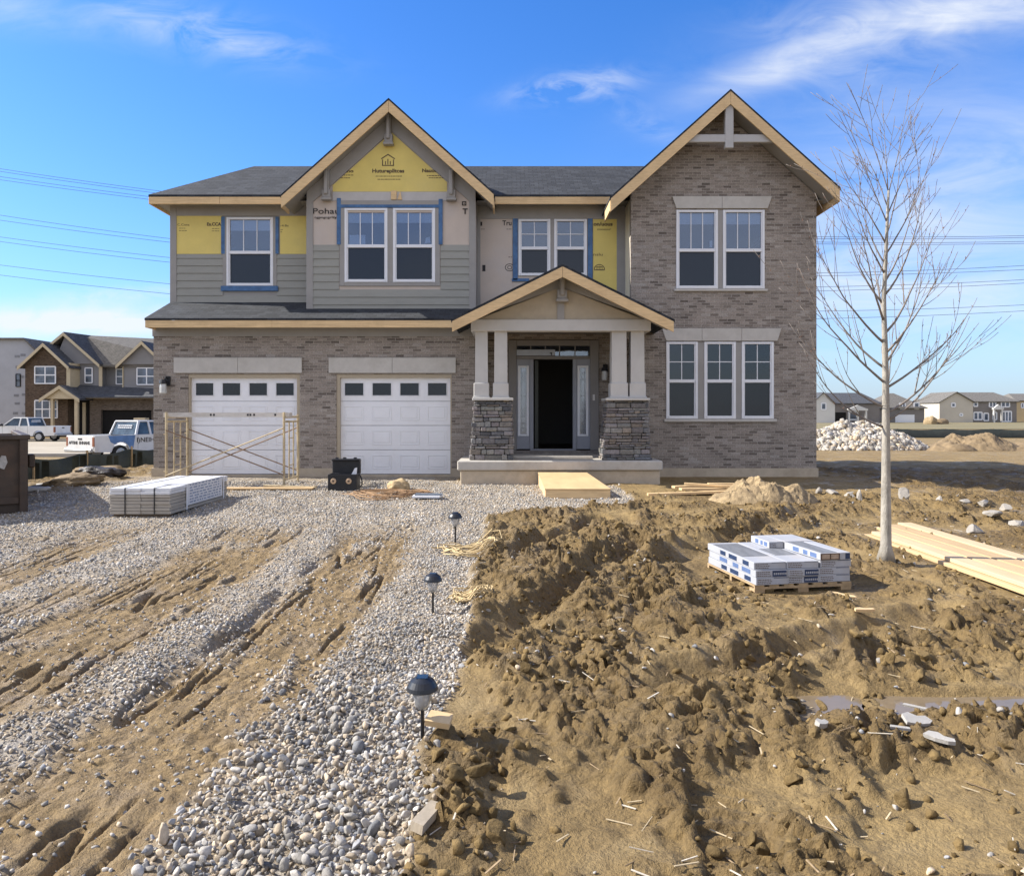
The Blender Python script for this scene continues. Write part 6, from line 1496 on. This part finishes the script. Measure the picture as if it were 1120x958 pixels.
# ------------------------------------------------------------------ pickup trucks
TW = pm('truck white', (.66, .66, .655), .25, .04, 2, dirt=(.35, .28, .2), dirt_amt=.35, bmp=0); TG = pm('truck glass', (.03, .04, .055), .08, .4, 1.5, bmp=0, col2=(.06, .09, .12)); TY = pm('tyre rubber', (.018, .018, .018), .85, .2, 8); RIM = pm('steel rim', (.35, .35, .36), .35, .2, 6, metal=.7); CHR = pm('grey bumper', (.38, .38, .38), .35, .1, 4, metal=.5)
RED = pm('tail lamp', (.22, .07, .03), .3, .2, 8, bmp=0); TBL = pm('truck blue graphic', (.10, .20, .40), .3, .25, 4, bmp=0)
def pickup(label, loc, rz, LEN=5.7, cap=False, txt=None):
    t = thing('pickup_truck', label, 'pickup truck', loc, rz, 'white pickup trucks by the road')
    W = 1.0; xr, xf_ = -LEN/2, LEN/2; wr, wf = xr+1.25, xf_-1.0; zb_, zbelt, zh = .48, 1.22, 1.16
    def arch(cx, r=.46):
        return [(cx + r*math.cos(a), .42 + r*math.sin(a)) for a in np.linspace(math.pi-.05, .05, 9)]
    out = [(xr, zb_)] + arch(wr) + arch(wf) + [(xf_-.08, zb_), (xf_, .62), (xf_-.02, .98), (xf_-.25, 1.10), (xf_-1.45, zh+.04), (xf_-1.6, zbelt), (xr, zbelt-.02)]
    mb = MB(); mb.prism(out, -W, -W+.10, 'y'); mb.prism(out, W-.10, W, 'y')
    cabr = xr+2.0
    mb.box(cabr, xf_-.1, -W+.1, W-.1, .5, 1.15); mb.box(xr, cabr, -W+.1, W-.1, .5, .72)       # cab floor/hood mass, bed floor
    body = mb.build('body', TW, t, local=True)
    mb = MB(); mb.bbox(xr-.02, xr+.05, -W+.06, W-.06, .62, 1.20, .015); tg = mb.build('tailgate', TW, t, local=True)
    MB().bbox(xr-.035, xr-.018, -.14, .14, 1.02, 1.10, .01).build('handle', BLACK, tg, local=True)
    if txt: lettering(txt, tg, INKB, (xr-.026, .80, .82), .19, 'lettering', (R(90), 0, R(-90)), width=1.5, local=True, depth=.003, bold=.006)
    xw0 = xf_-1.55; hood = MB(); hood.frustum((xw0, xf_-.1, -W+.08, W-.08), (xw0+.05, xf_-.35, -W+.16, W-.16), 1.10, 1.22); hood.build('hood', TW, t, local=True)
    # cab glasshouse
    ro = 1.86; ins = .17
    mb = MB(); r0 = cabr+ (.22 if not cap else .22); r1 = xw0-.75
    mb.bbox(r0, r1, -W+ins, W-ins, ro-.07, ro, .03); q = .035
    def pillar(a, b_, w): mb.beam(a, b_, w, .05, up=(0, 1, 0))
    for sy in (-1, 1):
        yb2, yt2 = sy*(W-.07), sy*(W-ins-.02)
        pillar((cabr+.05, yb2, 1.2), (r0+.05, yt2, ro-.05), .10); pillar((xw0, yb2, 1.2), (r1-.04, yt2, ro-.05), .08); pillar(((cabr+xw0)/2-.25, yb2, 1.2), ((r0+r1)/2-.05, yt2, ro-.05), .09)
    mb.build('cab_roof', TW, t, local=True)
    mb = MB(); gx = .05
    vs = [(cabr+.06, -W+.09, 1.19), (xw0-.02, -W+.09, 1.19), (xw0-.02, W-.09, 1.19), (cabr+.06, W-.09, 1.19), (r0+.05, -W+ins+.03, ro-.06), (r1-.05, -W+ins+.03, ro-.06), (r1-.05, W-ins-.03, ro-.06), (r0+.05, W-ins-.03, ro-.06)]
    mb.add(vs, [(0,3,2,1),(4,5,6,7),(0,1,5,4),(1,2,6,5),(2,3,7,6),(3,0,4,7)]); gl = mb.build('cab_glass', TG, t, local=True)
    mb = MB(); 
    for zz in (1.5, 1.6): 
        yy = -.5
        while yy < .45: w = random.uniform(.06, .15); mb.box(cabr+.09+(zz-1.19)*.28-.045, cabr+.1+(zz-1.19)*.28-.03, yy, yy+w, zz, zz+.05); yy += w+.04
    mb.build('window_sticker', WHITE, gl, local=True)
    for cx in (wr, wf):
        for sy in (-1, 1):
            y = sy*(W-.13); w = MB().lathe([(.30, -.11), (.37, -.10), (.385, 0), (.37, .10), (.30, .11)], (cx, y, .385), 20, axis='y').build('wheel', TY, t, local=True)
            MB().lathe([(.20, -.115), (.235, -.112), (.235, .112), (.20, .115)], (cx, y, .385), 16, axis='y').build('rim', RIM, w, local=True)
    MB().bbox(xr-.16, xr-.021, -W+.05, W-.05, .46, .62, .03).build('rear_bumper', CHR, t, local=True); MB().bbox(xf_+.001, xf_+.1, -W+.05, W-.05, .45, .68, .03).build('front_bumper', CHR, t, local=True)
    for sy in (-1, 1):
        MB().bbox(xr-.025, xr+.08, sy*(W-.075)-.07, sy*(W-.075)+.08, .72, 1.15, .015).build('tail_lamp', RED, t, local=True); MB().bbox(xf_-.12, xf_+.012, sy*(W-.2)-.15, sy*(W-.2)+.15, .76, .95, .02).build('headlamp', CHR, t, local=True)
        MB().bbox(xw0-.12, xw0+.02, sy*(W+.02)-.02 if sy > 0 else -W-.24, (W+.24) if sy > 0 else -W, 1.2, 1.38, .02).build('side_mirror', BLACK, t, local=True)
    mb = MB()
    for sy in (-1, 1):
        for x in (cabr+.1, (cabr+xw0)/2, xw0-.05): mb.box(x, x+.012, sy*(W+.0005)-.001, sy*(W+.0005)+.001, .55, 1.2)
    mb.build('door_seam', BLACK, body, local=True)
    mb = MB(); ar = [(wr-.62, .5)] + [(wr + .60*math.cos(a), .42+.60*math.sin(a)) for a in np.linspace(math.pi, 0, 11)] + [(wr+.62, .5), (wr+.5, .5)] + [(wr+.47*math.cos(a), .42+.47*math.sin(a)) for a in np.linspace(0.15, math.pi-.15, 11)]
    ty_ = -W-.004
    mb.prism([(wr-.5, .9), (wr-.62, 1.19), (wr+.72, 1.19), (wr+.62, .6), (wr+.49, .6)] + [(wr+.48*math.cos(a), .42+.48*math.sin(a)) for a in np.linspace(.2, math.pi-.9, 8)], ty_, -W-.0005)
    if txt: mb.build('side_graphic', TBL, body, local=True); lettering("I)NEIHEHTI", body, INKB, (wr+.78, -W-.006, .86), .30, 'lettering', (R(90), 0, 0), width=1.6, local=True, depth=.002, bold=.004)
    return t
# near truck: tail towards us
d1 = 33.0; yT = CAMY+d1; xT = (88-CX)*d1/F
ang = R(90-27)
cxT = xT + math.cos(ang)*2.85; cyT = yT + math.sin(ang)*2.85
pickup('white pickup with a blue side graphic, tail towards the silt fence', (cxT, cyT, gz(cxT, cyT)), ang, txt='AFTIHE  EHHANS')
d2 = 57.5; x2 = (30-CX)*d2/F
pickup('white pickup parked side on before the neighbour house', (x2, CAMY+d2, gz(x2, CAMY+d2)+.02), R(177))
# ------------------------------------------------------------------ camera, sun, sky
cam = bpy.data.cameras.new('camera'); co_ = bpy.data.objects.new('camera', cam); COL.objects.link(co_)
co_.location = (0, CAMY, EYE); co_.rotation_euler = (R(90), 0, 0)
cam.sensor_fit = 'HORIZONTAL'; cam.sensor_width = 36; cam.lens = F/1120*36; cam.shift_y = -(479-HZ)/1120; cam.clip_end = 6000; cam.clip_start = .05
scene.camera = co_
EL, AZ = R(37), R(7)              # sun: from the left, a little behind the facade
sdir = Vector((-math.cos(EL)*math.cos(AZ), math.cos(EL)*math.sin(AZ), math.sin(EL)))
sun = bpy.data.lights.new('sun', 'SUN'); sun.energy = SUN_E; sun.angle = R(.5); sun.color = (1.0, .945, .86)
so = bpy.data.objects.new('sun', sun); COL.objects.link(so); so.rotation_euler = sdir.to_track_quat('Z', 'Y').to_euler(); so.location = (-20, 5, 20)
w = bpy.data.worlds.new('World'); scene.world = w; w.use_nodes = True; nt = w.node_tree
for n in list(nt.nodes): nt.nodes.remove(n)
out = nt.nodes.new('ShaderNodeOutputWorld'); bg = nt.nodes.new('ShaderNodeBackground'); L(nt, bg.outputs[0], out.inputs[0])
sky = nt.nodes.new('ShaderNodeTexSky'); sky.sky_type = 'NISHITA'; sky.sun_disc = False; sky.sun_elevation = EL
sky.sun_rotation = math.atan2(sdir.x, sdir.y); sky.altitude = 100; sky.air_density = 1.0; sky.dust_density = .6; sky.ozone_density = 2.2
tc = nt.nodes.new('ShaderNodeTexCoord').outputs['Generated']
sp = nt.nodes.new('ShaderNodeSeparateXYZ'); L(nt, tc, sp.inputs[0])
hs = nt.nodes.new('ShaderNodeHueSaturation'); hs.inputs['Saturation'].default_value = 1.28; hs.inputs['Value'].default_value = 1.0; L(nt, sky.outputs[0], hs.inputs['Color'])
# clouds live at real directions: project the direction onto a high flat layer
def M(op, a, b=None, c=None):
    n = nt.nodes.new('ShaderNodeMath'); n.operation = op
    for i, v in enumerate((a, b, c)):
        if v is None: continue
        if isinstance(v, (int, float)): n.inputs[i].default_value = v
        else: L(nt, v, n.inputs[i])
    return n.outputs[0]
X_, Y_, Z_ = sp.outputs
yy = M('MAXIMUM', Y_, .05); U_ = M('DIVIDE', X_, yy); V_ = M('DIVIDE', Z_, yy)     # tangent-plane coordinates facing the street
def P(px, py): return (px-CX)/F, (HZ-py)/F
def blob(px, py, rx, ry, ang=0.0, soft=1.0):
    """elongated soft patch of sky round one direction"""
    u0, v0 = P(px, py); c, s_ = math.cos(ang), math.sin(ang)
    du = M('SUBTRACT', U_, u0); dv = M('SUBTRACT', V_, v0)
    a = M('DIVIDE', M('ADD', M('MULTIPLY', du, c), M('MULTIPLY', dv, s_)), rx/F); b_ = M('DIVIDE', M('SUBTRACT', M('MULTIPLY', dv, c), M('MULTIPLY', du, s_)), ry/F)
    q = M('ADD', M('MULTIPLY', a, a), M('MULTIPLY', b_, b_)); return M('POWER', 2.718, M('MULTIPLY', q, -1.0))
cv = nt.nodes.new('ShaderNodeCombineXYZ'); L(nt, U_, cv.inputs[0]); L(nt, V_, cv.inputs[1])
def cn(scale, rot, st, det=5, dist=.6, off=(0, 0, 0)):
    m_ = nt.nodes.new('ShaderNodeMapping'); m_.inputs['Rotation'].default_value = (0, 0, rot); m_.inputs['Scale'].default_value = (1, st, 1); m_.inputs['Location'].default_value = off
    L(nt, cv.outputs[0], m_.inputs[0]); return noise(nt, m_.outputs[0], scale, det, .6, dist)
wisp = cn(3.2, -.30, 4.0, 6, .8); fine = cn(9, -.5, 2.2, 5, 1.2); puff = cn(7, 0, 2.4, 7, .5, (3, 1, 0))
def amt(mask, nz, lo, hi, k): return M('MULTIPLY', M('MULTIPLY', mask, k), ramp(nt, nz, lo, hi))
d1_ = M('MAXIMUM', blob(905, 55, 130, 20, .33), blob(1060, 12, 150, 26, .12)); d1b = blob(960, 30, 150, 60, .3)
tot = amt(d1_, wisp, .14, .62, .85)
tot = M('ADD', tot, amt(d1b, fine, .35, .75, .40))
tot = M('ADD', tot, amt(blob(630, 95, 60, 14, .15), fine, .38, .62, .6)); tot = M('ADD', tot, amt(blob(700, 130, 60, 14, -.5), fine, .42, .7, .22))
tot = M('ADD', tot, amt(blob(215, 35, 110, 24, -.2), fine, .38, .68, .5)); tot = M('ADD', tot, amt(blob(20, 12, 90, 22, -.1), puff, .35, .7, .34))
tot = M('ADD', tot, amt(blob(1010, 210, 220, 95, .2), wisp, .25, .65, .65)); tot = M('ADD', tot, amt(blob(1020, 330, 300, 60, .0), wisp, .25, .65, .55))
tot = M('ADD', tot, amt(blob(90, 352, 170, 17, .0), puff, .20, .52, 1.3)); tot = M('ADD', tot, amt(blob(150, 322, 120, 9, .05), fine, .3, .6, .5))
hz_ = M('POWER', 2.718, M('MULTIPLY', M('MAXIMUM', Z_, 0), -8.5))
front = ramp(nt, Y_, .02, .25)
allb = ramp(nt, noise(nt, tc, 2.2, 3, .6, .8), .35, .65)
back = ramp(nt, Y_, -.25, .05, (1, 1, 1), (0, 0, 0)); tot = M('ADD', M('MULTIPLY', tot, front), M('MULTIPLY', M('MULTIPLY', back, M('ADD', M('MULTIPLY', allb, .5), .5)), BACKFILL)); tot = M('MINIMUM', tot, .93)  # unseen cloud cover added behind the camera to brighten and neutralise the facade
base_ = mixc(nt, M('MULTIPLY', hz_, .85), mixc(nt, 1.0, hs.outputs[0], SKYTINT, 'MULTIPLY'), HAZEC); skycol = mixc(nt, tot, base_, mixc(nt, back, CLOUDC, BACKFILL_COL))
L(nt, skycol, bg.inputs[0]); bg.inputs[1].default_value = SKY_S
vs_ = scene.view_settings; vs_.view_transform = 'Standard'; vs_.look = 'None'; vs_.exposure = EXPO; vs_.gamma = 1; vs_.use_curve_mapping = False
scene.render.engine = 'CYCLES'; scene.cycles.max_bounces = 4; scene.cycles.diffuse_bounces = 3; scene.cycles.transparent_max_bounces = 8
scene.render.resolution_x = 1024; scene.render.resolution_y = 875
